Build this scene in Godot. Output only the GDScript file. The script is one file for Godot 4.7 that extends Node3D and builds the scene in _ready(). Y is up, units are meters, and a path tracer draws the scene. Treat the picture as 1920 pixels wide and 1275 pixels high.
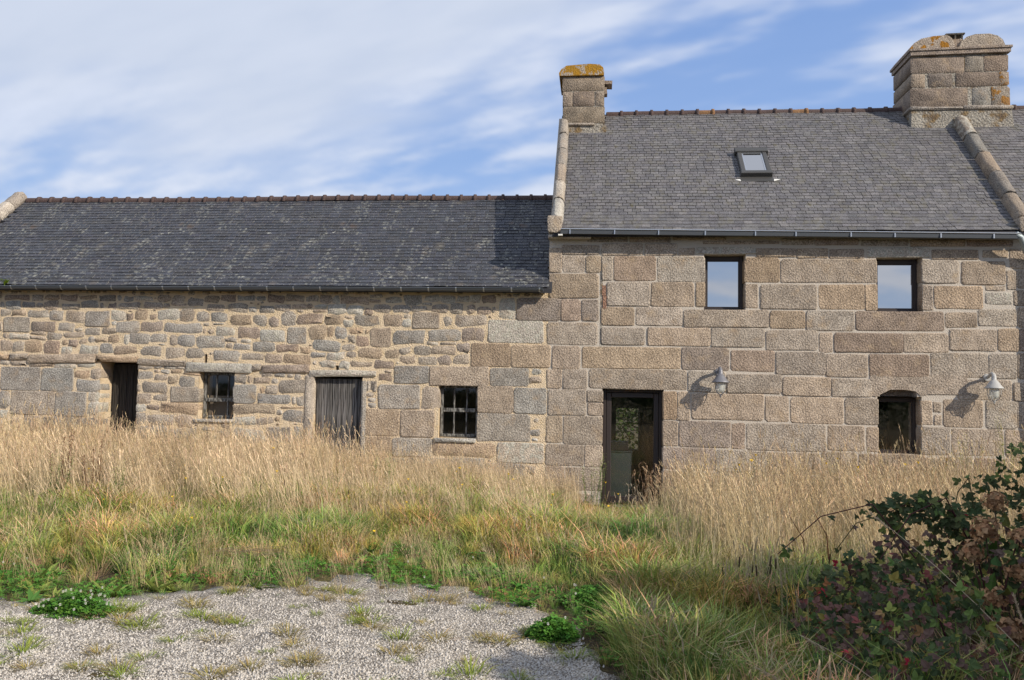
extends Node3D
# A low granite outbuilding and a taller granite house with slate roofs behind a yard of dry grass and gravel.
# x runs along the front wall, y up, z towards the camera; the front wall stands on z = 0.

var rng := RandomNumberGenerator.new()
var M := {}
var noise := FastNoiseLite.new()
var fine := FastNoiseLite.new()


func _ready() -> void:
	rng.seed = 7
	noise.seed = 3
	noise.frequency = 1.0
	noise.fractal_octaves = 3
	fine.seed = 11
	fine.frequency = 1.0
	fine.fractal_octaves = 1
	make_camera_and_light()
	make_materials()
	make_ground()
	make_outbuilding()
	make_house()
	make_adjoining_house()
	make_trees()
	make_lamps()
	make_door_things()
	make_grass()
	make_gravel_tufts()
	make_clover()
	make_weeds()
	make_flowers()
	make_bramble()
	make_hydrangea()


func make_camera_and_light() -> void:
	var cam := Camera3D.new()
	cam.name = "camera"
	cam.fov = 43.4484
	cam.near = 0.05
	cam.far = 900.0
	cam.position = Vector3(0, 1.65, 14.6)
	cam.basis = Basis(Vector3.UP, deg_to_rad(5.6485)) * Basis(Vector3.RIGHT, deg_to_rad(3.4997)) * Basis(Vector3.BACK, deg_to_rad(0.95665))
	add_child(cam)
	cam.current = true
	var we := WorldEnvironment.new()
	we.name = "world_environment"
	var env := Environment.new()
	env.background_mode = Environment.BG_SKY
	env.tonemap_mode = Environment.TONE_MAPPER_LINEAR
	env.tonemap_exposure = 1.12
	env.sdfgi_enabled = true
	env.ssao_enabled = true
	env.ssil_enabled = true
	env.sky = Sky.new()
	var pan := PanoramaSkyMaterial.new()
	pan.panorama = sky_picture()
	env.sky.sky_material = pan
	we.environment = env
	add_child(we)
	var sun := DirectionalLight3D.new()
	sun.name = "sun"
	sun.light_energy = 1.42
	sun.light_color = Color(1.0, 0.955, 0.88)
	sun.light_angular_distance = 0.5
	sun.shadow_enabled = true
	add_child(sun)
	sun.look_at_from_position(SUN_FROM * 30.0, Vector3.ZERO)


const SUN_FROM := Vector3(1.6, 0.98, 1.0)


# High thin cloud over blue: a broad veil whose lower edge climbs towards the right, streaks of cirrus below it.
func sky_picture() -> ImageTexture:
	var w := 2304
	var h := 1152
	var img := Image.create(w, h, false, Image.FORMAT_RGBF)
	var a := FastNoiseLite.new()
	a.seed = 21
	a.frequency = 1.0
	a.fractal_octaves = 5
	a.fractal_gain = 0.55
	var b := FastNoiseLite.new()
	b.seed = 5
	b.frequency = 1.0
	b.fractal_octaves = 4
	var ground := Color(0.30, 0.27, 0.21)
	img.fill(ground)
	for j in h / 2 + 2:
		var el := PI * (0.5 - (j + 0.5) / h)
		var sy := maxf(sin(el), 0.0)
		var t := pow(1.0 - sy, 2.7)
		var blue := Color(0.10, 0.22, 0.55).lerp(Color(0.40, 0.60, 0.90), t)
		var e := rad_to_deg(el)
		for i in w:
			var az := (i + 0.5) / w * TAU            # 0 looks along -z
			var d := Vector3(sin(az), 0, -cos(az))
			var deg := rad_to_deg(wrapf(az, -PI, PI)) + 5.65
			# cloud sheet seen in perspective: a plane overhead
			var k := 1.0 / (sy + 0.16)
			var px := d.x * k * cos(el)
			var pz := d.z * k * cos(el)
			var u := px * 0.93 + pz * 0.36
			var v := -px * 0.36 + pz * 0.93
			var big := a.get_noise_3d(u * 0.55, v * 1.1, 0.0)
			var strk := a.get_noise_3d(u * 1.6 + 7.0, v * 3.6, 3.0)
			var soft := b.get_noise_3d(u * 3.6, v * 10.0, 1.0)
			var edge := 13.8 + 0.50 * maxf(0.0, minf(deg, 60.0) + 16.0) + big * 6.5 + strk * 1.6
			var veil := smoothstep(-3.5, 4.5, e - edge)
			veil *= 0.94 + 0.04 * big + 0.02 * soft
			var wisp := smoothstep(-0.28, 0.46, strk * 0.8 + big * 0.45 + soft * 0.25)
			var low := smoothstep(0.0, 16.0, 17.0 - e) * 0.35
			var cover := clampf(1.0 - (1.0 - veil) * (1.0 - clampf(wisp * 0.72 + low * 0.9 + 0.10, 0.0, 0.9)), 0.0, 0.97)
			var white := Color(0.54, 0.605, 0.735).lerp(Color(0.70, 0.745, 0.85), clampf(0.5 + soft * 0.6 + strk * 0.5, 0.0, 1.0) * (1.0 - 0.75 * veil))
			img.set_pixel(i, j, blue.lerp(white, cover))
	return ImageTexture.create_from_image(img)


# ---------------------------------------------------------------- materials and textures

func picture(w: int, h: int, f: Callable) -> ImageTexture:
	var img := Image.create(w, h, false, Image.FORMAT_RGBA8)
	for j in h:
		for i in w:
			img.set_pixel(i, j, f.call(i, j))
	return ImageTexture.create_from_image(img)


func seamless(size: int, frequency: float, octaves: int, s: int, kind := FastNoiseLite.TYPE_SIMPLEX_SMOOTH) -> Image:
	var n := FastNoiseLite.new()
	n.noise_type = kind
	n.seed = s
	n.frequency = frequency
	n.fractal_octaves = octaves
	return n.get_seamless_image(size, size)


func grain_texture(size: int, f1: float, f2: float, low: Color, high: Color, speck: Color, speck_at: float, s: int) -> ImageTexture:
	var a := seamless(size, f1, 3, s)
	var b := seamless(size, f2, 2, s + 1)
	var c := seamless(size, f1 * 0.12, 3, s + 2)
	return picture(size, size, func(i: int, j: int) -> Color:
		var v := a.get_pixel(i, j).r
		var k := b.get_pixel(i, j).r
		var col := low.lerp(high, clampf(0.5 + (v - 0.5) * 1.6 + (c.get_pixel(i, j).r - 0.5) * 0.9, 0.0, 1.0))
		if k > speck_at:
			col = col.lerp(speck, clampf((k - speck_at) * 6.0, 0.0, 1.0))
		elif k < 1.0 - speck_at:
			col = col.darkened(clampf((1.0 - speck_at - k) * 2.6, 0.0, 0.32))
		return col)


func blotches(size: int, f1: float, cut: float, width: float, col: Color, col2: Color, s: int) -> ImageTexture:
	var a := seamless(size, f1, 4, s)
	var b := seamless(size, f1 * 3.0, 2, s + 1)
	return picture(size, size, func(i: int, j: int) -> Color:
		var v := a.get_pixel(i, j).r * 0.75 + b.get_pixel(i, j).r * 0.25
		var c := col.lerp(col2, clampf((b.get_pixel(i, j).r - 0.5) * 2.0 + 0.5, 0.0, 1.0))
		c.a = smoothstep(cut, cut + width, v)
		return c)


func mat(called: String, color: Color, rough := 0.9, metal := 0.0) -> StandardMaterial3D:
	var m := StandardMaterial3D.new()
	m.resource_name = called
	m.albedo_color = color.linear_to_srgb()
	m.roughness = rough
	m.metallic = metal
	M[called] = m
	return m


func tri_map(m: StandardMaterial3D, albedo: Texture2D, scale: Vector3, bump: Texture2D = null, depth := 1.0) -> StandardMaterial3D:
	m.uv1_triplanar = true
	m.uv1_world_triplanar = true
	m.uv1_scale = scale
	m.uv1_triplanar_sharpness = 6.0
	if albedo:
		m.albedo_texture = albedo
	if bump:
		m.heightmap_enabled = true
		m.heightmap_texture = bump
		m.heightmap_scale = depth
	return m


func detail(m: StandardMaterial3D, t: Texture2D, scale: Vector3, blend := BaseMaterial3D.BLEND_MODE_MIX) -> void:
	m.detail_enabled = true
	m.detail_albedo = t
	m.detail_blend_mode = blend
	m.detail_uv_layer = BaseMaterial3D.DETAIL_UV_2
	m.uv2_triplanar = true
	m.uv2_world_triplanar = true
	m.uv2_scale = scale


func make_materials() -> void:
	var grain := grain_texture(512, 0.055, 0.085, Color(0.72, 0.70, 0.68), Color(1.0, 0.985, 0.96), Color(1, 1, 1), 0.66, 1)
	var rough := ImageTexture.create_from_image(seamless(512, 0.055, 3, 9))
	var stain := blotches(256, 0.012, 0.46, 0.35, Color(0.36, 0.30, 0.24), Color(0.50, 0.42, 0.30), 31)
	for called in ["granite", "granite_orange", "granite_white", "granite_cap"]:
		var g := mat(called, Color(1, 1, 1), 0.95)
		g.vertex_color_use_as_albedo = true
		tri_map(g, grain, Vector3.ONE * 0.9, rough, 1.0)
	detail(M.granite, blotches(512, 0.016, 0.50, 0.55, Color(0.50, 0.42, 0.34), Color(0.68, 0.60, 0.50), 41), Vector3.ONE * 0.27)
	detail(M.granite_orange, blotches(256, 0.02, 0.52, 0.08, Color(0.62, 0.42, 0.07), Color(0.52, 0.36, 0.12), 51), Vector3.ONE * 0.9)
	detail(M.granite_cap, blotches(256, 0.02, 0.40, 0.10, Color(0.66, 0.48, 0.10), Color(0.58, 0.44, 0.16), 55), Vector3.ONE * 0.9)
	detail(M.granite_white, blotches(256, 0.02, 0.50, 0.07, Color(0.80, 0.78, 0.73), Color(0.62, 0.60, 0.55), 61), Vector3.ONE * 1.3)
	var m := mat("mortar_sand", Color(0.68, 0.545, 0.38), 1.0)
	tri_map(m, null, Vector3.ONE * 1.2, rough, 1.6)
	detail(m, blotches(256, 0.02, 0.5, 0.3, Color(0.74, 0.67, 0.57), Color(0.83, 0.74, 0.60), 35), Vector3.ONE * 0.6)
	m = mat("mortar_grey", Color(0.51, 0.455, 0.39), 1.0)
	tri_map(m, null, Vector3.ONE * 1.2, rough, 0.6)
	m = mat("mortar_cement", Color(0.42, 0.40, 0.36), 1.0)
	tri_map(m, grain, Vector3.ONE * 0.7, rough, 1.5)
	detail(m, stain, Vector3.ONE * 0.8)
	m = mat("slate", Color(1, 1, 1), 0.62)
	m.vertex_color_use_as_albedo = true
	m.metallic_specular = 0.4
	tri_map(m, grain, Vector3(0.9, 1.4, 1.4), rough, 0.12)
	detail(m, blotches(512, 0.014, 0.63, 0.16, Color(0.46, 0.45, 0.42), Color(0.38, 0.36, 0.30), 71), Vector3.ONE * 0.33)
	m = mat("slate_dark", Color(1, 1, 1), 0.6)
	m.vertex_color_use_as_albedo = true
	m.metallic_specular = 0.4
	tri_map(m, grain, Vector3(0.9, 1.4, 1.4), rough, 0.12)
	detail(m, lichen_spots(), Vector3.ONE * 0.30)
	m = mat("ridge_clay", Color(0.105, 0.068, 0.064), 0.8)
	tri_map(m, grain, Vector3.ONE * 1.5, rough, 0.6)
	m = mat("clay_orange", Color(0.30, 0.16, 0.07), 0.8)
	tri_map(m, grain, Vector3.ONE * 1.5, rough, 0.6)
	m = mat("zinc", Color(0.10, 0.11, 0.125), 0.5, 0.35)
	m = mat("zinc_bright", Color(0.48, 0.50, 0.53), 0.35, 0.8)
	m = mat("underlay", Color(0.03, 0.03, 0.035), 0.9)
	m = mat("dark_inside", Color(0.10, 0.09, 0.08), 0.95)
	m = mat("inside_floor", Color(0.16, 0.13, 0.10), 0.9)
	var fibre := picture(256, 256, wood_pixel(seamless(256, 0.03, 4, 81), seamless(256, 0.012, 3, 82)))
	m = mat("weathered_wood", Color(1, 1, 1), 0.9)
	m.vertex_color_use_as_albedo = true
	tri_map(m, fibre, Vector3(10.0, 0.22, 10.0), fibre, 0.5)
	m = mat("grey_paint", Color(0.23, 0.225, 0.21), 0.8)
	tri_map(m, fibre, Vector3(3.0, 1.0, 3.0))
	m = mat("brown_frame", Color(0.030, 0.022, 0.021), 0.5)
	m = mat("skylight_metal", Color(0.085, 0.083, 0.08), 0.5, 0.4)
	m = mat("pane", Color(1, 1, 1), 0.02)
	m.transparency = BaseMaterial3D.TRANSPARENCY_ALPHA
	m.albedo_color = Color(0.1, 0.1, 0.1, 0.05)
	m = mat("coated_glass", Color(0.60, 0.58, 0.555), 0.03, 1.0)
	m = mat("lamp_zinc", Color(0.20, 0.20, 0.22), 0.5, 0.3)
	m = mat("lamp_white", Color(0.42, 0.415, 0.40), 0.5)
	m = mat("lamp_glass", Color(0.72, 0.74, 0.70), 0.2)
	m.transparency = BaseMaterial3D.TRANSPARENCY_ALPHA
	m.albedo_color.a = 0.55
	m = mat("lead_pipe", Color(0.33, 0.38, 0.40), 0.5, 0.3)
	m = mat("white_clip", Color(0.75, 0.74, 0.70), 0.7)
	m = mat("board_green", Color(0.075, 0.09, 0.085), 0.6)
	# ground
	var soil := grain_texture(512, 0.02, 0.05, Color(0.30, 0.24, 0.15), Color(0.46, 0.43, 0.22), Color(0.62, 0.55, 0.36), 0.7, 91)
	m = mat("soil", Color(0.62, 0.60, 0.5), 1.0)
	tri_map(m, soil, Vector3.ONE * 0.7, rough, 3.0)
	var chips := grain_texture(512, 0.06, 0.09, Color(0.50, 0.48, 0.46), Color(0.93, 0.91, 0.88), Color(1, 1, 1), 0.62, 101)
	m = mat("gravel", Color(0.70, 0.645, 0.57), 1.0)
	tri_map(m, chips, Vector3.ONE * 1.1, ImageTexture.create_from_image(seamless(512, 0.08, 2, 102)), 1.6)
	m = mat("chip", Color(1, 1, 1), 0.95)
	m.vertex_color_use_as_albedo = true
	# plants: vertex colours carry the hue, instance colours vary it
	for called in ["blade", "leaf", "dead"]:
		m = mat(called, Color(1, 1, 1), 0.7)
		m.vertex_color_use_as_albedo = true
		m.metallic_specular = 0.25
		m.backlight_enabled = true
		m.backlight = Color(0.6, 0.6, 0.6)
	m = mat("tree_leaf", Color(1, 1, 1), 0.7)
	m.vertex_color_use_as_albedo = true
	m.backlight_enabled = true
	m.backlight = Color(0.2, 0.2, 0.2)
	m = mat("bark", Color(0.10, 0.08, 0.06), 0.95)
	tri_map(m, fibre, Vector3(4, 0.6, 4), fibre, 1.0)
	m = mat("petal", Color(0.80, 0.52, 0.02), 0.7)
	m = mat("white_petal", Color(0.70, 0.68, 0.60), 0.8)


func wood_pixel(a: Image, b: Image) -> Callable:
	return func(i: int, j: int) -> Color:
		var v := a.get_pixel(i, j).r
		var k := b.get_pixel(i, j).r
		var g := clampf(0.35 + (v - 0.5) * 1.3 + (k - 0.5) * 0.8 + 0.35, 0.1, 1.0)
		return Color(g, g, g)


# Round lichens, mostly pale grey, some brown-orange, in loose groups.
func lichen_spots() -> ImageTexture:
	var size := 1024
	var img := Image.create(size, size, false, Image.FORMAT_RGBA8)
	img.fill(Color(0.6, 0.6, 0.56, 0.0))
	var r := RandomNumberGenerator.new()
	r.seed = 17
	for k in 2300:
		var x := r.randf() * size
		var y := r.randf() * size
		if noise.get_noise_2d(x * 0.0045, y * 0.0045) * 1.5 + r.randf() < 0.69:
			continue
		var brown := r.randf() < 0.045
		var rad := 1.7 + pow(r.randf(), 3.0) * 6.0
		if brown:
			rad = 5.0 + r.randf() * 15.0
		var col := Color(0.72, 0.72, 0.67).lerp(Color(0.52, 0.52, 0.48), r.randf())
		if brown:
			col = Color(0.42, 0.30, 0.20).lerp(Color(0.36, 0.30, 0.24), r.randf())
		for j in range(int(y - rad) - 2, int(y + rad) + 3):
			for i in range(int(x - rad * 1.5) - 2, int(x + rad * 1.5) + 3):
				var d := Vector2((i - x) / 1.4, j - y).length() / rad
				d += 0.55 * fine.get_noise_2d(i * 0.21, j * 0.21)
				var al := (1.0 - smoothstep(0.7, 1.05, d)) * (0.5 if brown else 0.72)
				if al > 0.02:
					var c := col
					c.a = maxf(al, img.get_pixel(posmod(i, size), posmod(j, size)).a)
					img.set_pixel(posmod(i, size), posmod(j, size), c)
	return ImageTexture.create_from_image(img)


# ---------------------------------------------------------------- building blocks

func begin(color := Color.WHITE) -> SurfaceTool:
	var st := SurfaceTool.new()
	st.begin(Mesh.PRIMITIVE_TRIANGLES)
	st.set_color(color)
	st.set_smooth_group(-1)
	return st


func done(st: SurfaceTool) -> ArrayMesh:
	st.generate_normals()
	return st.commit()


func put(called: String, mesh: Mesh, material: Material, parent: Node = self) -> MeshInstance3D:
	var o := MeshInstance3D.new()
	o.name = called
	o.mesh = mesh
	o.material_override = material
	parent.add_child(o, true)
	return o


func base(called: String, at := Vector3.ZERO) -> Node3D:
	var o := Node3D.new()
	o.name = called
	o.position = at
	add_child(o, true)
	return o


func tag(o: Node, label: String, category: String, group := "", kind := "") -> Node:
	if label:
		o.set_meta("label", label)
	if category:
		o.set_meta("category", category)
	if group:
		o.set_meta("group", group)
	if kind:
		o.set_meta("kind", kind)
	return o


func tri(st: SurfaceTool, a: Vector3, b: Vector3, c: Vector3) -> void:
	st.add_vertex(a)
	st.add_vertex(b)
	st.add_vertex(c)


# corners clockwise as seen from outside
func quad(st: SurfaceTool, a: Vector3, b: Vector3, c: Vector3, d: Vector3) -> void:
	tri(st, a, b, c)
	tri(st, a, c, d)


func tbox(st: SurfaceTool, t: Transform3D, s: Vector3) -> void:
	var h := s * 0.5
	var p := []
	for k in 8:
		p.append(t * Vector3(h.x if k & 1 else -h.x, h.y if k & 2 else -h.y, h.z if k & 4 else -h.z))
	quad(st, p[6], p[7], p[5], p[4])
	quad(st, p[3], p[2], p[0], p[1])
	quad(st, p[2], p[6], p[4], p[0])
	quad(st, p[7], p[3], p[1], p[5])
	quad(st, p[2], p[3], p[7], p[6])
	quad(st, p[4], p[5], p[1], p[0])


func bx(st: SurfaceTool, x0: float, y0: float, z0: float, x1: float, y1: float, z1: float) -> void:
	tbox(st, Transform3D(Basis(), Vector3(x0 + x1, y0 + y1, z0 + z1) * 0.5), Vector3(x1 - x0, y1 - y0, z1 - z0).abs())


# a box whose front edges are chamfered
func cbox(st: SurfaceTool, x0: float, y0: float, z0: float, x1: float, y1: float, z1: float, c: float) -> void:
	var o := [Vector3(x0, y1, 0), Vector3(x1, y1, 0), Vector3(x1, y0, 0), Vector3(x0, y0, 0)]
	var i := [Vector3(x0 + c, y1 - c, 0), Vector3(x1 - c, y1 - c, 0), Vector3(x1 - c, y0 + c, 0), Vector3(x0 + c, y0 + c, 0)]
	var b := Vector3(0, 0, z0)
	var m := Vector3(0, 0, z1 - c)
	var f := Vector3(0, 0, z1)
	for k in 4:
		var n := (k + 1) % 4
		quad(st, o[k] + b, o[n] + b, o[n] + m, o[k] + m)
		quad(st, o[k] + m, o[n] + m, i[n] + f, i[k] + f)
	quad(st, i[0] + f, i[1] + f, i[2] + f, i[3] + f)
	quad(st, o[1] + b, o[0] + b, o[3] + b, o[2] + b)


func tube(st: SurfaceTool, pts: Array, r0: float, r1: float, n := 6, smooth := true) -> void:
	st.set_smooth_group(1 if smooth else -1)
	var rings := []
	for k in pts.size():
		var dir: Vector3 = (pts[mini(k + 1, pts.size() - 1)] - pts[maxi(k - 1, 0)]).normalized()
		var side := dir.cross(Vector3.UP if absf(dir.y) < 0.95 else Vector3.RIGHT).normalized()
		var up := side.cross(dir)
		var r := lerpf(r0, r1, float(k) / maxi(pts.size() - 1, 1))
		var ring := []
		for j in n:
			var a := TAU * j / n
			ring.append(pts[k] + (side * cos(a) + up * sin(a)) * r)
		rings.append(ring)
	for k in rings.size() - 1:
		for j in n:
			var j2 := (j + 1) % n
			quad(st, rings[k][j], rings[k][j2], rings[k + 1][j2], rings[k + 1][j])
	st.set_smooth_group(-1)
	for j in range(1, n - 1):
		tri(st, rings[0][0], rings[0][j + 1], rings[0][j])
		tri(st, rings[-1][0], rings[-1][j], rings[-1][j + 1])


# profile of (radius, height) pairs from top to bottom
func lathe(st: SurfaceTool, profile: Array, at: Vector3, n := 14, smooth := true) -> void:
	st.set_smooth_group(1 if smooth else -1)
	for k in profile.size() - 1:
		for j in n:
			var a0 := TAU * j / n
			var a1 := TAU * (j + 1) / n
			var p: Vector2 = profile[k]
			var q: Vector2 = profile[k + 1]
			quad(st, at + Vector3(cos(a1) * p.x, p.y, sin(a1) * p.x), at + Vector3(cos(a0) * p.x, p.y, sin(a0) * p.x), at + Vector3(cos(a0) * q.x, q.y, sin(a0) * q.x), at + Vector3(cos(a1) * q.x, q.y, sin(a1) * q.x))
	st.set_smooth_group(-1)


# outline in the xy plane, clockwise from the front, pushed from z0 to z1
func prism(st: SurfaceTool, outline: Array, z0: float, z1: float) -> void:
	var n := outline.size()
	var flat := PackedVector2Array()
	for p in outline:
		flat.append(p)
	var t := Geometry2D.triangulate_polygon(flat)
	for k in range(0, t.size(), 3):
		var a := flat[t[k]]
		var b := flat[t[k + 1]]
		var c := flat[t[k + 2]]
		if (b - a).cross(c - a) > 0:
			var s := b
			b = c
			c = s
		tri(st, Vector3(a.x, a.y, z1), Vector3(b.x, b.y, z1), Vector3(c.x, c.y, z1))
		tri(st, Vector3(a.x, a.y, z0), Vector3(c.x, c.y, z0), Vector3(b.x, b.y, z0))
	for k in n:
		var p: Vector2 = outline[k]
		var q: Vector2 = outline[(k + 1) % n]
		quad(st, Vector3(p.x, p.y, z0), Vector3(q.x, q.y, z0), Vector3(q.x, q.y, z1), Vector3(p.x, p.y, z1))


const TONES := [Color(0.498, 0.428, 0.360), Color(0.490, 0.395, 0.300), Color(0.440, 0.412, 0.378), Color(0.60, 0.56, 0.505), Color(0.405, 0.335, 0.287)]


func tone(k: int, spread := 0.14) -> Color:
	var c: Color = TONES[k]
	var f := 1.0 + rng.randf_range(-spread, spread)
	var w := rng.randf_range(-0.05, 0.05)
	return Color(c.r * f * (1.0 + w), c.g * f, c.b * f * (1.0 - w))


# One dressed or rough stone round its own middle: a face of ten corners, worn edges, sides running back into the wall.
func stone_mesh(w: float, h: float, cut: float, wobble: float, proud: float, back: float, color: Color, flat := false) -> ArrayMesh:
	var st := begin(color)
	var x := w * 0.5
	var y := h * 0.5
	var c := []
	for k in 8:
		c.append(cut * rng.randf_range(0.35, 1.25))
	var mx := rng.randf_range(-0.2, 0.2) * w
	var o := [Vector2(-x + c[0], y), Vector2(mx, y), Vector2(x - c[1], y), Vector2(x, y - c[2]), Vector2(x, -y + c[3]), Vector2(x - c[4], -y), Vector2(-mx, -y), Vector2(-x + c[5], -y), Vector2(-x, -y + c[6]), Vector2(-x, y - c[7])]
	var inset := 0.013 if flat else minf(0.022 + cut * 0.25, minf(w, h) * 0.22)
	var bevel := 0.010 if flat else 0.016
	var inner := []
	for k in 10:
		o[k] += Vector2(rng.randf_range(-wobble, wobble), rng.randf_range(-wobble, wobble))
		var p: Vector2 = o[k]
		inner.append(Vector3(p.x - signf(p.x) * minf(inset, absf(p.x) * 0.6), p.y - signf(p.y) * minf(inset, absf(p.y) * 0.6), proud + rng.randf_range(-0.007, 0.004)))
	var mid := Vector3(rng.randf_range(-0.2, 0.2) * w, rng.randf_range(-0.15, 0.15) * h, proud + rng.randf_range(-0.003, 0.008))
	for k in 10:
		var n := (k + 1) % 10
		var p: Vector2 = o[k]
		var q: Vector2 = o[n]
		var pe := Vector3(p.x, p.y, proud - bevel)
		var qe := Vector3(q.x, q.y, proud - bevel)
		st.set_smooth_group(2)
		quad(st, Vector3(p.x, p.y, -back), Vector3(q.x, q.y, -back), qe, pe)
		st.set_smooth_group(1)
		quad(st, pe, qe, inner[n], inner[k])
		if flat:
			st.set_smooth_group(3)
		tri(st, inner[k], inner[n], mid)
	return done(st)


# a run of stones: x0, y0, x1, y1 of each in centimetres on the wall's face
func stones(parent: Node, called: String, kind: int, material: Material, cm: Array, cut: float, wobble: float, proud: float, openings := [], joint := 0.0) -> void:
	for k in range(0, cm.size(), 4):
		var x0: float = cm[k] * 0.01
		var y0: float = cm[k + 1] * 0.01
		var x1: float = cm[k + 2] * 0.01
		var y1: float = cm[k + 3] * 0.01
		var back := 0.12
		for o in openings:
			if x1 > o[0] - 0.06 and x0 < o[2] + 0.06 and y1 > o[1] - 0.06 and y0 < o[3] + 0.06:
				back = 0.3
		var c := cut * clampf(minf(x1 - x0, y1 - y0) / 0.25, 0.4, 1.3)
		var s := put(called, stone_mesh(x1 - x0 - joint, y1 - y0 - joint, c, wobble, proud + rng.randf_range(-0.006, 0.008), back, tone(kind), joint != 0.0), material, parent)
		s.position = Vector3((x0 + x1) * 0.5, (y0 + y1) * 0.5, 0)
		if joint == 0.0:
			s.rotation.z = rng.randf_range(-0.04, 0.04)


# Many small stones wedged in the joints, too small to count: one mesh.
func chinking(parent: Node, cm: Array, material: Material) -> void:
	var st := begin()
	for k in range(0, cm.size(), 4):
		var w: float = (cm[k + 2] - cm[k]) * 0.01
		var h: float = (cm[k + 3] - cm[k + 1]) * 0.01
		var m := stone_mesh(w, h, minf(w, h) * 0.35, 0.006, 0.012, 0.06, tone([0, 2, 3, 1, 0][rng.randi() % 5]))
		st.append_from(m, 0, Transform3D(Basis(Vector3.BACK, rng.randf_range(-0.12, 0.12)), Vector3(cm[k] * 0.01 + w * 0.5, cm[k + 1] * 0.01 + h * 0.5, 0)))
	tag(put("chinking_stones", st.commit(), material, parent), "", "", "", "stuff")


# The bed of mortar between the stones: an uneven sheet with holes for the openings, reveals and a back face.
func mortar_wall(parent: Node, x0: float, x1: float, y0: float, y1: float, openings: Array, material: Material, thick: float, depth: float) -> MeshInstance3D:
	var xs := cuts(x0, x1, 0.14, openings, 0)
	var ys := cuts(y0, y1, 0.14, openings, 1)
	var st := begin()
	for i in xs.size() - 1:
		for j in ys.size() - 1:
			var mx: float = (xs[i] + xs[i + 1]) * 0.5
			var my: float = (ys[j] + ys[j + 1]) * 0.5
			var hole := false
			for o in openings:
				if mx > o[0] and mx < o[2] and my > o[1] and my < o[3]:
					hole = true
			if hole:
				continue
			st.set_smooth_group(1)
			quad(st, mortar_point(xs[i], ys[j + 1], depth), mortar_point(xs[i + 1], ys[j + 1], depth), mortar_point(xs[i + 1], ys[j], depth), mortar_point(xs[i], ys[j], depth))
			st.set_smooth_group(-1)
			quad(st, Vector3(xs[i + 1], ys[j + 1], -thick), Vector3(xs[i], ys[j + 1], -thick), Vector3(xs[i], ys[j], -thick), Vector3(xs[i + 1], ys[j], -thick))
	for o in openings:
		var f := -depth - 0.01
		quad(st, Vector3(o[0], o[3], f), Vector3(o[0], o[3], -thick), Vector3(o[0], o[1], -thick), Vector3(o[0], o[1], f))
		quad(st, Vector3(o[2], o[3], -thick), Vector3(o[2], o[3], f), Vector3(o[2], o[1], f), Vector3(o[2], o[1], -thick))
		quad(st, Vector3(o[0], o[3], -thick), Vector3(o[0], o[3], f), Vector3(o[2], o[3], f), Vector3(o[2], o[3], -thick))
		quad(st, Vector3(o[0], o[1], f), Vector3(o[0], o[1], -thick), Vector3(o[2], o[1], -thick), Vector3(o[2], o[1], f))
	quad(st, Vector3(x0, y1, -thick), Vector3(x1, y1, -thick), Vector3(x1, y1, -depth), Vector3(x0, y1, -depth))
	return put("wall", done(st), material, parent)


func mortar_point(x: float, y: float, depth: float) -> Vector3:
	return Vector3(x, y, -depth + 0.008 * noise.get_noise_2d(x * 4.0, y * 4.0))


func cuts(a: float, b: float, step: float, openings: Array, axis: int) -> Array:
	var fixed := [a, b]
	for o in openings:
		for k in [axis, axis + 2]:
			if o[k] > a and o[k] < b:
				fixed.append(o[k])
	fixed.sort()
	var out := []
	for k in fixed.size() - 1:
		var n := maxi(1, int(round((fixed[k + 1] - fixed[k]) / step)))
		for j in n:
			out.append(lerpf(fixed[k], fixed[k + 1], float(j) / n))
	out.append(b)
	return out


# Slates laid from the eaves up on a slope: the lowest courses one by one, the rest as one mesh.
func slates(parent: Node, x0: float, x1: float, eave: Vector2, ridge: Vector2, course: float, width: float, colors: Array, material: Material, holes: Array, clip: Callable) -> void:
	var slope := (ridge - eave).length()
	var up := Vector3(0, ridge.y - eave.y, ridge.x - eave.x) / slope     # eave and ridge are (z, y)
	var out := Vector3.RIGHT.cross(-up).normalized()
	if out.y < 0:
		out = -out
	var rows := int(ceil(slope / course))
	var variants := []
	for k in 24:
		var st0 := begin(slate_color(colors))
		slate(st0, Transform3D(), width, course, width > 0.19)
		variants.append(done(st0))
	var single := 0
	var rest := begin()
	for r in rows:
		var s := r * course
		var x := x0 - (width * 0.5 if r % 2 else 0.0) - rng.randf_range(0.0, 0.02)
		while x < x1:
			var w := width * rng.randf_range(0.93, 1.05)
			var mid := x + w * 0.5
			x += w
			if mid < x0 - 0.01 or mid > x1 + 0.01 or not clip.call(mid, s / slope):
				continue
			var inside := false
			for h in holes:
				if mid > h[0] and mid < h[1] and s > h[2] - course * 0.5 and s < h[3] - course * 0.5:
					inside = true
			if inside:
				continue
			var sag := 0.012 * noise.get_noise_2d(mid * 0.7, s * 0.7)
			var at := Vector3(mid, eave.y, eave.x) + up * (s + rng.randf_range(-0.006, 0.006)) + out * (0.006 + sag)
			var b := Basis(Vector3.RIGHT, up, out) * Basis(Vector3.RIGHT, -0.055 + rng.randf_range(-0.012, 0.018)) * Basis(Vector3.BACK, rng.randf_range(-0.012, 0.012))
			if single < 290:
				single += 1
				put("slate", variants[rng.randi() % variants.size()], material, parent).transform = Transform3D(b, at)
			else:
				rest.set_color(slate_color(colors))
				slate(rest, Transform3D(b, at), w - 0.004, course, width > 0.19)
	tag(put("slates", done(rest), material, parent), "", "", "", "stuff")


func slate_color(colors: Array) -> Color:
	var c: Color = colors[rng.randi() % colors.size()]
	var f := rng.randf_range(0.88, 1.12) if c.b < 0.13 else rng.randf_range(0.9, 1.1)
	return Color(c.r * f, c.g * f, c.b * f)


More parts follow.
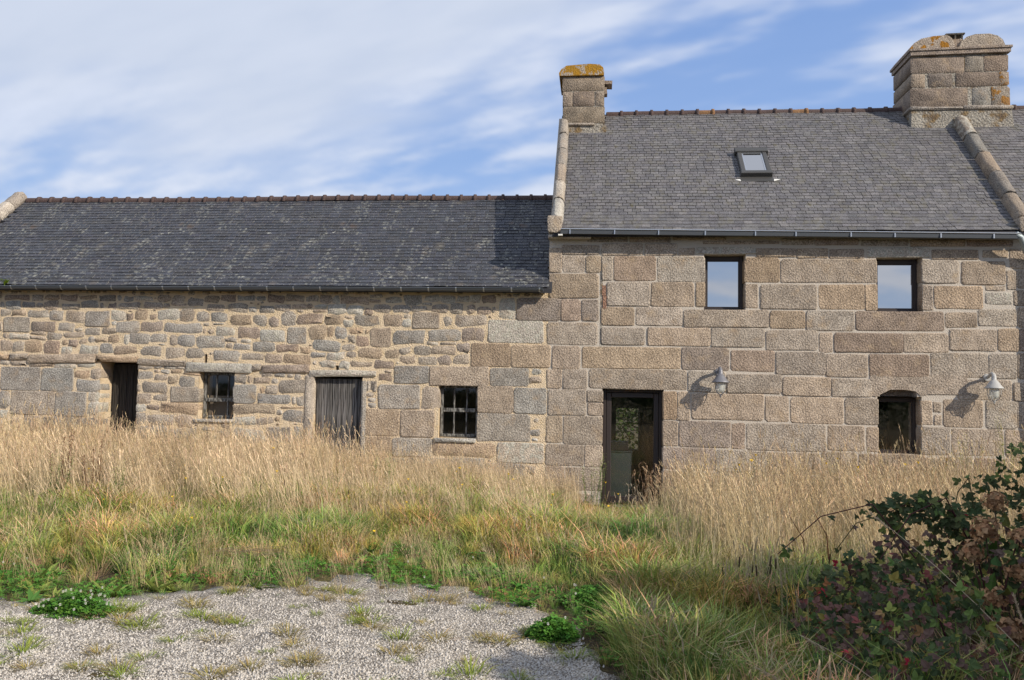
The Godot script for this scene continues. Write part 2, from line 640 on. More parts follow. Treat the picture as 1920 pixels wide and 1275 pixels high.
func slate(st: SurfaceTool, t: Transform3D, w: float, course: float, hook := false) -> void:
	var h := w * 0.5 - 0.002
	var l := course * 1.35
	var k := 0.007
	var e := 0.004
	var a := t * Vector3(-h, l, 0)
	var b := t * Vector3(h, l, 0)
	var c := t * Vector3(h, e, k)
	var d := t * Vector3(-h, e, k)
	var c2 := t * Vector3(h, 0, 0)
	var d2 := t * Vector3(-h, 0, 0)
	quad(st, a, b, c, d)
	quad(st, d, c, c2, d2)
	if hook:
		var keep := Color(0.30, 0.30, 0.31)
		st.set_color(keep)
		quad(st, t * Vector3(-0.006, 0.026, k + 0.002), t * Vector3(0.006, 0.026, k + 0.002), t * Vector3(0.006, -0.003, k + 0.004), t * Vector3(-0.006, -0.003, k + 0.004))
	quad(st, b, t * Vector3(h, l, -k), c2, c)
	quad(st, t * Vector3(-h, l, -k), a, d, d2)


# Half-round clay ridge tiles with a raised collar where they overlap.
func ridge_tiles(parent: Node, x0: float, x1: float, y: float, z: float, pitch: float, lift: Callable) -> void:
	var st := begin()
	st.set_smooth_group(1)
	for span in [[0.0, pitch, 0.086, 0.086], [pitch - 0.045, pitch - 0.04, 0.086, 0.112], [pitch - 0.04, pitch + 0.012, 0.112, 0.112], [pitch + 0.012, pitch + 0.02, 0.112, 0.086]]:
		for j in 9:
			var a0 := -0.35 + (PI + 0.7) * j / 9
			var a1 := -0.35 + (PI + 0.7) * (j + 1) / 9
			var p := func(x: float, r: float, a: float) -> Vector3: return Vector3(x, sin(a) * r * 0.95, cos(a) * r)
			quad(st, p.call(span[0], span[2], a0), p.call(span[0], span[2], a1), p.call(span[1], span[3], a1), p.call(span[1], span[3], a0))
	var mesh := done(st)
	var n := int(round((x1 - x0) / pitch))
	for k in n:
		var x := lerpf(x0, x1, float(k) / n)
		var t := put("ridge_tile", mesh, M.clay_orange if rng.randf() < 0.03 else M.ridge_clay, parent)
		t.position = Vector3(x, y + lift.call(x), z)
		t.rotation = Vector3(rng.randf_range(-0.05, 0.05), 0, rng.randf_range(-0.012, 0.012))
		t.scale.x = (x1 - x0) / n / pitch


# A rounded bar of stone between two points: coping stones.
func bar_stone(st: SurfaceTool, a: Vector3, b: Vector3, side: Vector3, half: float, high: float) -> void:
	var dir := (b - a).normalized()
	var up := side.cross(dir).normalized()
	if up.y < 0:
		up = -up
	var prof := []
	for k in 9:
		var ang := PI * (1.0 - k / 8.0)
		prof.append(Vector2(cos(ang) * half * (1.0 if absf(cos(ang)) > 0.95 else 0.96), pow(sin(ang), 0.5) * high))
	prof.append(Vector2(half, -0.10))
	prof.append(Vector2(-half, -0.10))
	var n := prof.size()
	var rings := []
	for f in [0.0, 0.04, 0.5, 0.96, 1.0]:
		var ring := []
		var sh := 0.97 if f == 0.0 or f == 1.0 else 1.0
		for p in prof:
			var q: Vector2 = p * sh + Vector2(rng.randf_range(-0.01, 0.01), rng.randf_range(-0.012, 0.012))
			ring.append(a.lerp(b, f) + side * q.x + up * q.y)
		rings.append(ring)
	st.set_smooth_group(1)
	for k in rings.size() - 1:
		for j in n:
			var j2 := (j + 1) % n
			quad(st, rings[k][j2], rings[k][j], rings[k + 1][j], rings[k + 1][j2])
	st.set_smooth_group(-1)
	for j in range(1, n - 1):
		tri(st, rings[0][0], rings[0][j], rings[0][j + 1])
		tri(st, rings[-1][0], rings[-1][j + 1], rings[-1][j])


func coping(parent: Node, a: Vector3, b: Vector3, half: float, high: float, pieces: int, materials: Array, dark := 1.0) -> void:
	for k in pieces:
		var f0 := (k + 0.02) / pieces
		var f1 := (k + 0.98) / pieces
		var st := begin(tone([0, 2, 0, 3][rng.randi() % 4], 0.1) * Color(dark, dark, dark))
		bar_stone(st, a.lerp(b, f0), a.lerp(b, f1), Vector3.RIGHT, half * rng.randf_range(0.94, 1.06), high * rng.randf_range(0.88, 1.12))
		put("coping_stone", done(st), materials[rng.randi() % materials.size()], parent)


# gable wall across the building: outline in z and y
func gable(parent: Node, called: String, x0: float, x1: float, outline: Array, material: Material) -> MeshInstance3D:
	var st := begin()
	var turned := []
	for p in outline:
		turned.append(Vector2(-p.x, p.y))
	prism(st, turned, x0, x1)
	var o := put(called, done(st), material, parent)
	o.transform = Transform3D(Basis(Vector3(0, 0, -1), Vector3(0, 1, 0), Vector3(1, 0, 0)), Vector3.ZERO)
	return o


# ---------------------------------------------------------------- the ground

func hgt(x: float, z: float) -> float:
	var y := 0.0
	var xs := [-40.0, -12.0, -5.0, -2.0, 0.1, 1.3, 4.0, 7.0, 40.0]
	var ys := [0.25, 0.25, 0.2, 0.06, -0.24, -0.24, -0.1, -0.05, 0.0]
	for k in 8:
		if x >= xs[k] and x <= xs[k + 1]:
			y = lerpf(ys[k], ys[k + 1], (x - xs[k]) / (xs[k + 1] - xs[k]))
	var w := 1.0 - smoothstep(0.2, 6.5, z)
	if z < -0.4:
		return -0.24 - 0.02 * minf(maxf(-8.0 - z, 0.0), 20.0)
	return y * w + 0.035 * noise.get_noise_2d(x * 0.5, z * 0.5) + 0.012 * noise.get_noise_2d(x * 2.1, z * 2.1)


# where the gravel of the yard begins, going towards the camera
func gravel_edge(x: float) -> float:
	var xs := [-14.0, -4.6, -3.6, -2.7, -2.2, -1.5, -0.95, -0.5, -0.12, 0.12, 0.5]
	var zs := [8.9, 8.55, 8.35, 7.75, 7.3, 7.4, 7.75, 8.1, 8.7, 9.6, 12.5]
	for k in 10:
		if x >= xs[k] and x <= xs[k + 1]:
			return lerpf(zs[k], zs[k + 1], (x - xs[k]) / (xs[k + 1] - xs[k])) + 0.2 * noise.get_noise_2d(x * 1.6, 3.0) + 0.12 * noise.get_noise_2d(x * 5.0, 7.0)
	return 8.9 if x < 0.0 else 40.0


func sheet(x0: float, x1: float, z0: float, z1: float, step: float, lift: Callable) -> ArrayMesh:
	var st := begin()
	st.set_smooth_group(1)
	var nx := int(round((x1 - x0) / step))
	var nz := int(round((z1 - z0) / step))
	for i in nx:
		for j in nz:
			var a := lerpf(x0, x1, float(i) / nx)
			var b := lerpf(x0, x1, float(i + 1) / nx)
			var c := lerpf(z0, z1, float(j) / nz)
			var d := lerpf(z0, z1, float(j + 1) / nz)
			var keep: Array = [lift.call(a, c), lift.call(b, c), lift.call(b, d), lift.call(a, d)]
			if keep.max() < -50.0:
				continue
			quad(st, Vector3(a, maxf(keep[0], -0.4), c), Vector3(b, maxf(keep[1], -0.4), c), Vector3(b, maxf(keep[2], -0.4), d), Vector3(a, maxf(keep[3], -0.4), d))
	return done(st)


func make_ground() -> void:
	var st := begin()
	st.set_smooth_group(1)
	var xs := [-400.0, -80.0]
	for k in 81:
		xs.append(-20.0 + k * 0.5)
	xs.append_array([80.0, 400.0])
	var zs := [-400.0, -80.0, -30.0, -9.0, -0.45]
	for k in 50:
		zs.append(-0.3 + k * 0.5)
	zs.append_array([40.0, 90.0, 400.0])
	for i in xs.size() - 1:
		for j in zs.size() - 1:
			var p := func(x: float, z: float) -> Vector3: return Vector3(x, hgt(x, z), z)
			quad(st, p.call(xs[i], zs[j]), p.call(xs[i + 1], zs[j]), p.call(xs[i + 1], zs[j + 1]), p.call(xs[i], zs[j + 1]))
	tag(put("ground", done(st), M.soil), "", "", "", "structure")
	tag(put("gravel_yard", sheet(-12.0, 1.0, 7.0, 19.0, 0.12, func(x: float, z: float) -> float:
		var e := z - gravel_edge(x)
		return hgt(x, z) + 0.012 if e > -0.3 else -99.0), M.gravel), "", "", "", "structure")
	# loose chips
	var chips := base("gravel")
	tag(chips, "pale grey gravel chips covering the yard in front of the grass", "gravel", "", "stuff")
	for v in 3:
		var s := begin()
		var m := stone_mesh(0.016, 0.013, 0.004, 0.002, 0.005, 0.0, Color(0.9, 0.9, 0.9))
		s.append_from(m, 0, Transform3D(Basis(Vector3.RIGHT, -PI / 2), Vector3(0, -0.002, 0)))
		var spots := []
		var tints := []
		for k in 26000:
			var x := rng.randf_range(-5.6, 0.9)
			var z := 7.1 + 4.6 * sqrt(rng.randf())
			var e := z - gravel_edge(x)
			if e < -0.1 or rng.randf() > smoothstep(-0.15, 0.3, e + 0.25 * noise.get_noise_2d(x * 1.5, z * 1.5)):
				continue
			var b := Basis(Vector3.UP, rng.randf() * TAU) * Basis(Vector3.RIGHT, rng.randf_range(-0.5, 0.5))
			spots.append(Transform3D(b.scaled(Vector3.ONE * rng.randf_range(0.4, 1.05)), Vector3(x, hgt(x, z) + 0.013, z)))
			var g := rng.randf_range(0.44, 0.65)
			tints.append(Color(g * 1.05, g * 0.975, g * 0.885))
		scatter("gravel_chips", s.commit(), M.chip, spots, tints, chips)


func scatter(called: String, mesh: Mesh, material: Material, spots: Array, tints: Array, parent: Node) -> void:
	if spots.is_empty():
		return
	var mm := MultiMesh.new()
	mm.transform_format = MultiMesh.TRANSFORM_3D
	mm.use_colors = true
	mm.mesh = mesh
	mm.instance_count = spots.size()
	for k in spots.size():
		mm.set_instance_transform(k, spots[k])
		mm.set_instance_color(k, tints[k])
	var o := MultiMeshInstance3D.new()
	o.name = called
	o.multimesh = mm
	o.material_override = material
	parent.add_child(o, true)
	o.set_meta("kind", "stuff")


# ---------------------------------------------------------------- the outbuilding

const OPEN_DOORWAY := [-8.88, -0.3, -8.19, 2.07]
const SMALL_WINDOW := [-7.02, 1.10, -6.39, 1.91]
const PLANK_DOORWAY := [-4.91, -0.3, -4.07, 1.87]
const PANED_WINDOW := [-2.69, 0.86, -2.03, 1.75]


func grown(o: Array, by: float) -> Array:
	return [o[0] - by, o[1] - by, o[2] + by, o[3] + by]


func make_outbuilding() -> void:
	var barn := base("outbuilding")
	tag(barn, "long low rubble stone outbuilding with dark slate roof, left of the house", "outbuilding")
	var holes := [grown(OPEN_DOORWAY, 0.015), grown(SMALL_WINDOW, 0.015), grown(PLANK_DOORWAY, 0.015), grown(PANED_WINDOW, 0.015), [-6.955, 2.085, -6.895, 2.235], [-4.545, 1.985, -4.485, 2.065]]
	var wall := mortar_wall(barn, -12.4, -0.82, -0.7, 3.41, holes, M.mortar_sand, 0.55, 0.002)
	outbuilding_stones(wall, holes)
	# lintels, jambs and sills of single long stones
	for j in [[-5.075, -0.3, -4.925, 1.90, 3], [-4.06, -0.3, -3.985, 1.80, 2], [-9.02, -0.3, -8.895, 0.55, 2]]:
		var s := put("jamb_stone", stone_mesh(j[2] - j[0], j[3] - j[1], 0.02, 0.008, 0.03, 0.35, tone(j[4], 0.05)), M.granite, wall)
		s.position = Vector3((j[0] + j[2]) * 0.5, (j[1] + j[3]) * 0.5, 0)
	for j in [[-7.10, 1.03, -6.37, 1.085], [-2.76, 0.77, -2.04, 0.845]]:
		var s := put("window_sill", stone_mesh(j[2] - j[0], j[3] - j[1], 0.015, 0.005, 0.05, 0.3, tone(3, 0.05)), M.granite, wall)
		s.position = Vector3((j[0] + j[2]) * 0.5, (j[1] + j[3]) * 0.5, 0)
	gable(barn, "gable_wall", -12.41, -11.9, [Vector2(-0.02, -0.7), Vector2(-0.02, 3.44), Vector2(-2.5, 5.52), Vector2(-5.0, 3.44), Vector2(-5.0, -0.7)], M.mortar_sand)
	var st := begin()
	bx(st, -11.9, -0.7, -5.0, -0.8, 3.4, -4.6)
	put("back_wall", done(st), M.mortar_sand, barn)
	st = begin()
	bx(st, -11.9, 0.0, -4.6, -0.8, 0.08, -0.55)
	put("floor", done(st), M.inside_floor, barn)
	# roof
	var eave := Vector2(0.2, 3.44)
	var ridge := Vector2(-2.5, 5.60)
	st = begin()
	roof_boards(st, -12.3, -0.76, eave, ridge)
	var roof := put("roof", done(st), M.underlay, barn)
	slates(roof, -12.26, -0.78, eave, ridge, 0.113, 0.20, [Color(0.080, 0.088, 0.113), Color(0.074, 0.081, 0.104), Color(0.085, 0.091, 0.112), Color(0.082, 0.086, 0.100)], M.slate_dark, [], func(_x: float, _f: float) -> bool: return true)
	st = begin()
	quad(st, Vector3(-12.3, 5.58, -2.52), Vector3(-0.76, 5.58, -2.52), Vector3(-0.76, 3.40, -5.2), Vector3(-12.3, 3.40, -5.2))
	put("back_slope", done(st), M.underlay, roof)
	ridge_tiles(roof, -12.24, -0.76, 5.575, -2.5, 0.29, func(x: float) -> float: return 0.012 * sin(x * 0.9) + 0.008 * (x + 6.0) / 6.0)
	coping(roof, Vector3(-12.42, 3.50, 0.22), Vector3(-12.42, 5.72, -2.52), 0.13, 0.11, 7, [M.granite_white, M.granite])
	# gutter
	st = begin()
	gutter_round(st, -12.2, -0.90, 3.40, 0.285, 0.052)
	var gut := put("gutter", done(st), M.zinc, barn)
	for k in 24:
		st = begin()
		gutter_round(st, -0.012, 0.012, 0.0, 0.0, 0.055)
		put("gutter_bracket", done(st), M.zinc_bright, gut).position = Vector3(-0.96 - k * 0.475, 3.40, 0.285)
	# the doorway with the door standing in its dark recess
	var door := plank_door(barn, OPEN_DOORWAY[0] + 0.02, OPEN_DOORWAY[2] - 0.004, 0.12, 2.05, -0.36, 5, Color(0.05, 0.042, 0.036))
	tag(door, "dark plank door set deep in the doorway", "")
	door = plank_door(barn, PLANK_DOORWAY[0] + 0.006, PLANK_DOORWAY[2] - 0.006, 0.16, 1.84, -0.10, 9, Color(0.19, 0.18, 0.175))
	tag(door, "weathered grey black plank door", "")
	paned_window(barn, SMALL_WINDOW, -0.17, [0.37, 0.72], [0.0, 0.72], 0.40)
	paned_window(barn, PANED_WINDOW, -0.14, [0.36, 0.70], [0.36, 0.69], 0.52)
	# light board behind the lower panes of the first window
	st = begin()
	bx(st, -6.99, 1.12, -0.36, -6.53, 1.50, -0.33)
	put("window_board", done(st), M.inside_floor, barn)


func roof_boards(st: SurfaceTool, x0: float, x1: float, eave: Vector2, ridge: Vector2) -> void:
	var a := Vector3(0, ridge.y - 0.03, ridge.x)
	var b := Vector3(0, eave.y - 0.03, eave.x)
	var d := Vector3(0, -0.07, 0)
	var l := Vector3(x0, 0, 0)
	var r := Vector3(x1, 0, 0)
	quad(st, a + l, a + r, b + r, b + l)
	quad(st, b + l + d, b + r + d, a + r + d, a + l + d)
	quad(st, b + l, b + r, b + r + d, b + l + d)
	quad(st, a + l, b + l, b + l + d, a + l + d)
	quad(st, b + r, a + r, a + r + d, b + r + d)


func gutter_round(st: SurfaceTool, x0: float, x1: float, y: float, z: float, r: float) -> void:
	st.set_smooth_group(1)
	for k in 8:
		var a0 := PI + PI * k / 8
		var a1 := PI + PI * (k + 1) / 8
		var p := Vector3(0, y + sin(a0) * r, z - cos(a0) * r * -1.0)
		var q := Vector3(0, y + sin(a1) * r, z - cos(a1) * r * -1.0)
		quad(st, Vector3(x0, p.y, p.z), Vector3(x1, p.y, p.z), Vector3(x1, q.y, q.z), Vector3(x0, q.y, q.z))
	st.set_smooth_group(-1)
	tube(st, [Vector3(x0, y + 0.004, z + r), Vector3(x1, y + 0.004, z + r)], 0.010, 0.010, 6)


func plank_door(parent: Node, x0: float, x1: float, y0: float, y1: float, z: float, n: int, color: Color) -> Node3D:
	var st := begin(Color(color.r * 0.6, color.g * 0.6, color.b * 0.6))
	bx(st, x0, y0, z - 0.06, x1, y1, z - 0.035)
	var door := put("door", done(st), M.weathered_wood, parent)
	for k in n:
		var a := lerpf(x0, x1, float(k) / n) + 0.003
		var b := lerpf(x0, x1, float(k + 1) / n) - 0.003
		var f := rng.randf_range(0.75, 1.3)
		st = begin(Color(color.r * f, color.g * f, color.b * f))
		cbox(st, a, y0 + rng.randf_range(0.0, 0.05), z - 0.03, b, y1 - rng.randf_range(0.0, 0.012), z + rng.randf_range(-0.004, 0.004), 0.004)
		put("plank", done(st), M.weathered_wood, door)
	return door


# old wooden window: outer frame, one cross bar, upright bars at the given shares above and below
func paned_window(parent: Node, o: Array, z: float, above: Array, below: Array, bar: float) -> void:
	var x0: float = o[0]
	var y0: float = o[1]
	var x1: float = o[2]
	var y1: float = o[3]
	var st := begin()
	cbox(st, x0, y0, z - 0.05, x0 + 0.045, y1, z, 0.006)
	cbox(st, x1 - 0.04, y0, z - 0.05, x1, y1, z, 0.006)
	cbox(st, x0 + 0.045, y0, z - 0.05, x1 - 0.04, y0 + 0.05, z - 0.002, 0.006)
	cbox(st, x0 + 0.045, y1 - 0.045, z - 0.05, x1 - 0.04, y1, z - 0.002, 0.006)
	var w := put("window", done(st), M.grey_paint, parent)
	var my := lerpf(y0, y1, bar)
	st = begin()
	cbox(st, x0 + 0.045, my - 0.035, z - 0.045, x1 - 0.04, my + 0.035, z + 0.006, 0.008)
	put("cross_bar", done(st), M.grey_paint, w)
	for side in 2:
		var lo := y0 + 0.05 if side else my + 0.035
		var hi := my - 0.035 if side else y1 - 0.045
		var list: Array = below if side else above
		for s in list:
			if s <= 0.0:
				continue
			var mx := lerpf(x0, x1, s)
			st = begin()
			cbox(st, mx - 0.012, lo, z - 0.04, mx + 0.012, hi, z - 0.006, 0.004)
			put("glazing_bar", done(st), M.grey_paint, w)
		var edges := [x0 + 0.045]
		for s in list:
			if s > 0.0:
				edges.append(lerpf(x0, x1, s))
		edges.append(x1 - 0.04)
		for k in edges.size() - 1:
			st = begin()
			var tilt := rng.randf_range(-0.004, 0.004)
			quad(st, Vector3(edges[k], hi, z - 0.03 + tilt), Vector3(edges[k + 1], hi, z - 0.03 - tilt), Vector3(edges[k + 1], lo, z - 0.03 - tilt), Vector3(edges[k], lo, z - 0.03 + tilt))
			put("pane", done(st), M.pane, w)


# ---------------------------------------------------------------- the house

const GLASS_DOORWAY := [0.125, -0.22, 1.13, 1.735]
const UPPER_WINDOW := [1.82, 3.095, 2.48, 4.04]
const UPPER_WINDOW_EAST := [4.63, 3.085, 5.34, 3.99]
const LOWER_WINDOW := [4.63, 0.74, 5.30, 1.67]


func make_house() -> void:
	var house := base("granite_house")
	tag(house, "tall two storey granite ashlar house with grey slate roof and two chimneys", "house")
	var holes := [grown(GLASS_DOORWAY, 0.015), grown(UPPER_WINDOW, 0.015), grown(UPPER_WINDOW_EAST, 0.015), grown(LOWER_WINDOW, 0.015), [4.655, 1.675, 5.245, 1.81]]
	var wall := mortar_wall(house, -0.82, 7.0, -0.7, 4.36, holes, M.mortar_grey, 0.6, 0.001)
	house_stones(wall, holes)
	# the arched lintel over the lower window: a single stone with its underside cut to a curve
	var o := [Vector2(4.52, 1.70), Vector2(4.50, 2.0), Vector2(4.55, 2.055), Vector2(5.2, 2.06), Vector2(6.02, 2.04), Vector2(6.05, 1.78), Vector2(6.0, 1.735), Vector2(5.42, 1.73), Vector2(5.30, 1.70), Vector2(5.22, 1.775), Vector2(5.02, 1.80), Vector2(4.82, 1.795), Vector2(4.68, 1.725), Vector2(4.60, 1.675)]
	var st := begin(tone(0, 0.05))
	prism(st, o, -0.25, 0.014)
	bx(st, 4.5, 1.69, -0.58, 5.45, 1.95, -0.252)
	put("lintel_stone", done(st), M.granite, wall)
	# a chase running down the wall beside an older corner
	st = begin()
	bx(st, 0.062, 2.30, -0.03, 0.098, 4.12, 0.003)
	put("joint_filling", done(st), M.mortar_cement, wall)
	st = begin(Color(0.42, 0.25, 0.18))
	bx(st, 0.105, 3.10, -0.03, 0.165, 3.32, 0.016)
	bx(st, 0.095, 3.328, -0.03, 0.155, 3.50, 0.012)
	put("thin_brick", done(st), M.granite, wall)
	for g in [[-0.82, -0.35], [6.62, 7.0]]:
		gable(house, "gable_wall", g[0], g[1], [Vector2(-0.03, -0.7), Vector2(-0.03, 4.40), Vector2(-2.95, 7.38), Vector2(-5.9, 4.40), Vector2(-5.9, -0.7)], M.mortar_grey)
	var bw := [0.45, 0.33, 1.03, 1.35]
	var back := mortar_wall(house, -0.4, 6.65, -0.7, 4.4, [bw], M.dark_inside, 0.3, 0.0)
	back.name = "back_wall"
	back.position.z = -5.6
	st = begin()
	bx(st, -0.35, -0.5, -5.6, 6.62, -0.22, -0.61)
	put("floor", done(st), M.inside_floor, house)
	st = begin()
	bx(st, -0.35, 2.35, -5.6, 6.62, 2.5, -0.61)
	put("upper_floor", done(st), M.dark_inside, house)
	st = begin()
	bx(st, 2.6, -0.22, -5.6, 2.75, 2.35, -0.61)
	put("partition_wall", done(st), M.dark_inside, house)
	var eave := Vector2(0.22, 4.40)
	var ridge := Vector2(-2.95, 7.47)
	st = begin()
	roof_boards(st, -0.76, 6.95, eave, ridge)
	var roof := put("roof", done(st), M.underlay, house)
	var colors := [Color(0.198, 0.197, 0.216), Color(0.182, 0.182, 0.202), Color(0.214, 0.211, 0.226), Color(0.194, 0.193, 0.202), Color(0.172, 0.173, 0.192), Color(0.228, 0.226, 0.238)]
	slates(roof, -0.70, 6.90, eave, ridge, 0.099, 0.145, colors, M.slate, [[2.67, 3.05, 1.78, 2.56]], func(x: float, f: float) -> bool: return not (f > 0.80 and (x < 0.13 or x > 6.1)))
	st = begin()
	quad(st, Vector3(-0.76, 7.45, -2.97), Vector3(6.95, 7.45, -2.97), Vector3(6.95, 4.38, -6.1), Vector3(-0.76, 4.38, -6.1))
	put("back_slope", done(st), M.underlay, roof)
	ridge_tiles(roof, 0.17, 6.08, 7.42, -2.95, 0.305, func(x: float) -> float: return 0.010 * sin(x * 1.1))
	coping(roof, Vector3(-0.69, 4.56, 0.10), Vector3(-0.69, 7.12, -2.52), 0.10, 0.14, 6, [M.granite_white, M.granite_white, M.granite], 0.85)
	coping(roof, Vector3(6.90, 4.55, 0.10), Vector3(6.96, 7.02, -2.42), 0.125, 0.15, 5, [M.granite, M.granite, M.granite_white], 0.66)
	# kneeler stones at the feet of the copings, flat corbels below
	for k in [[-0.84, 4.38, -0.60, 4.66], [6.78, 4.38, 7.04, 4.62]]:
		var s := put("kneeler_stone", stone_mesh(k[2] - k[0], k[3] - k[1], 0.03, 0.01, 0.20, 0.3, tone(0, 0.05)), M.granite, wall)
		s.position = Vector3((k[0] + k[2]) * 0.5, (k[1] + k[3]) * 0.5, 0.06)
	var c := put("corbel_stone", stone_mesh(0.74, 0.07, 0.02, 0.008, 0.16, 0.2, tone(3, 0.05)), M.granite_white, wall)
	c.position = Vector3(-0.47, 4.315, 0.03)
	house_gutter(house)
	left_chimney(house)
	right_chimney(house)
	skylight(house, eave, ridge)
	# windows and glass door with dark brown frames
	modern_window(house, UPPER_WINDOW, -0.20, M.coated_glass, 0.055)
	modern_window(house, UPPER_WINDOW_EAST, -0.20, M.coated_glass, 0.06)
	modern_window(house, LOWER_WINDOW, -0.22, M.pane, 0.04)
	glass_door(house)
	# frame of the far window seen through the glass door
	st = begin()
	bx(st, bw[0], bw[1], -5.72, bw[0] + 0.03, bw[3], -5.68)
	bx(st, bw[2] - 0.03, bw[1], -5.72, bw[2], bw[3], -5.68)
	bx(st, bw[0] + 0.03, bw[1], -5.72, bw[2] - 0.03, bw[1] + 0.03, -5.68)
	bx(st, bw[0] + 0.03, bw[3] - 0.03, -5.72, bw[2] - 0.03, bw[3], -5.68)
	put("far_window_frame", done(st), M.grey_paint, back).position.z = 5.6


func house_gutter(house: Node) -> void:
	var t := Transform3D(Basis(Vector3.BACK, -0.0125), Vector3(-0.62, 4.395, 0.0))
	var st := begin()
	# square gutter: back, floor, front with a rolled edge
	for q in [[Vector2(0.21, 0.03), Vector2(0.21, -0.055)], [Vector2(0.21, -0.055), Vector2(0.30, -0.055)], [Vector2(0.30, -0.055), Vector2(0.315, 0.02)]]:
		var a: Vector2 = q[0]
		var b: Vector2 = q[1]
		quad(st, t * Vector3(0, a.y, a.x), t * Vector3(7.38, a.y, a.x), t * Vector3(7.38, b.y, b.x), t * Vector3(0, b.y, b.x))
	quad(st, t * Vector3(0, 0.02, 0.21), t * Vector3(0, 0.02, 0.315), t * Vector3(0, -0.055, 0.30), t * Vector3(0, -0.055, 0.21))
	var gut := put("gutter", done(st), M.zinc, house)
	st = begin()
	tube(st, [t * Vector3(0, 0.024, 0.318), t * Vector3(7.38, 0.024, 0.318)], 0.011, 0.011, 6)
	put("rolled_edge", done(st), M.zinc_bright, gut)
	for k in 10:
		st = begin()
		bx(st, -0.009, -0.058, 0.298, 0.009, 0.03, 0.322)
		var b := put("gutter_bracket", done(st), M.zinc_bright, gut)
		b.transform = t * Transform3D(Basis(Vector3.RIGHT, 0.0), Vector3(0.13 + k * 0.76 + rng.randf_range(-0.06, 0.06), 0, 0))
	st = begin()
	bx(st, -0.66, 4.31, 0.20, -0.585, 4.335, 0.30)
	put("end_clip", done(st), M.white_clip, gut)
	st = begin()
	tube(st, [Vector3(6.70, 4.33, 0.27), Vector3(6.78, 4.27, 0.27), Vector3(6.84, 4.15, 0.23), Vector3(6.92, 4.05, 0.15), Vector3(7.02, 3.99, 0.11), Vector3(7.06, 3.88, 0.10), Vector3(7.06, 2.0, 0.10), Vector3(7.06, -0.3, 0.10)], 0.05, 0.05, 10)
	put("downpipe", done(st), M.lead_pipe, house)


# a stone that runs right through the chimney from front to back
func block(parent: Node, x0: float, y0: float, x1: float, y1: float, z: float, deep: float, kind: int, material: Material, proud := 0.0) -> void:
	var s := put("stone", stone_mesh(x1 - x0, y1 - y0, 0.022, 0.006, 0.012 + proud, deep, tone(kind, 0.08) * Color(0.74, 0.74, 0.74)), material, parent)
	s.position = Vector3((x0 + x1) * 0.5, (y0 + y1) * 0.5, z)


func left_chimney(house: Node) -> void:
	var st := begin()
	bx(st, -0.70, 6.6, -3.42, 0.10, 8.08, -2.40)
	var c := put("chimney", done(st), M.mortar_cement, house)
	st = begin()
	bx(st, -0.73, 6.62, -3.5, 0.155, 7.03, -2.345)
	put("mortar_apron", done(st), M.mortar_cement, c)
	for s in [[-0.725, 7.10, 0.125, 7.43, 1], [-0.725, 7.445, -0.53, 7.75, 0], [-0.52, 7.445, -0.085, 7.75, 4], [-0.07, 7.445, 0.115, 7.75, 0], [-0.74, 7.765, 0.11, 8.06, 0]]:
		block(c, s[0], s[1], s[2], s[3], -2.39, 1.02, s[4], M.granite)
	var slab := put("drip_stone", stone_mesh(0.68, 0.055, 0.02, 0.012, 0.06, 0.5, tone(2, 0.05)), M.granite, c)
	slab.position = Vector3(-0.42, 7.06, -2.36)
	# lichened cap with a rounded top
	st = begin(tone(0, 0.05))
	var o := [Vector2(-0.80, 8.065), Vector2(-0.81, 8.12), Vector2(-0.76, 8.20), Vector2(-0.66, 8.27), Vector2(-0.2, 8.30), Vector2(0.0, 8.285), Vector2(0.08, 8.22), Vector2(0.10, 8.13), Vector2(0.10, 8.065)]
	prism(st, o, -3.48, -2.33)
	put("cap_stone", done(st), M.granite_cap, c)
	st = begin(tone(4, 0.05))
	tbox(st, Transform3D(Basis(Vector3.BACK, -0.04), Vector3(0.16, 7.99, -2.7)), Vector3(0.22, 0.07, 0.32))
	tbox(st, Transform3D(Basis(Vector3.BACK, 0.1), Vector3(0.135, 7.84, -2.7)), Vector3(0.06, 0.14, 0.22))
	put("slate_shelf", done(st), M.granite, c)


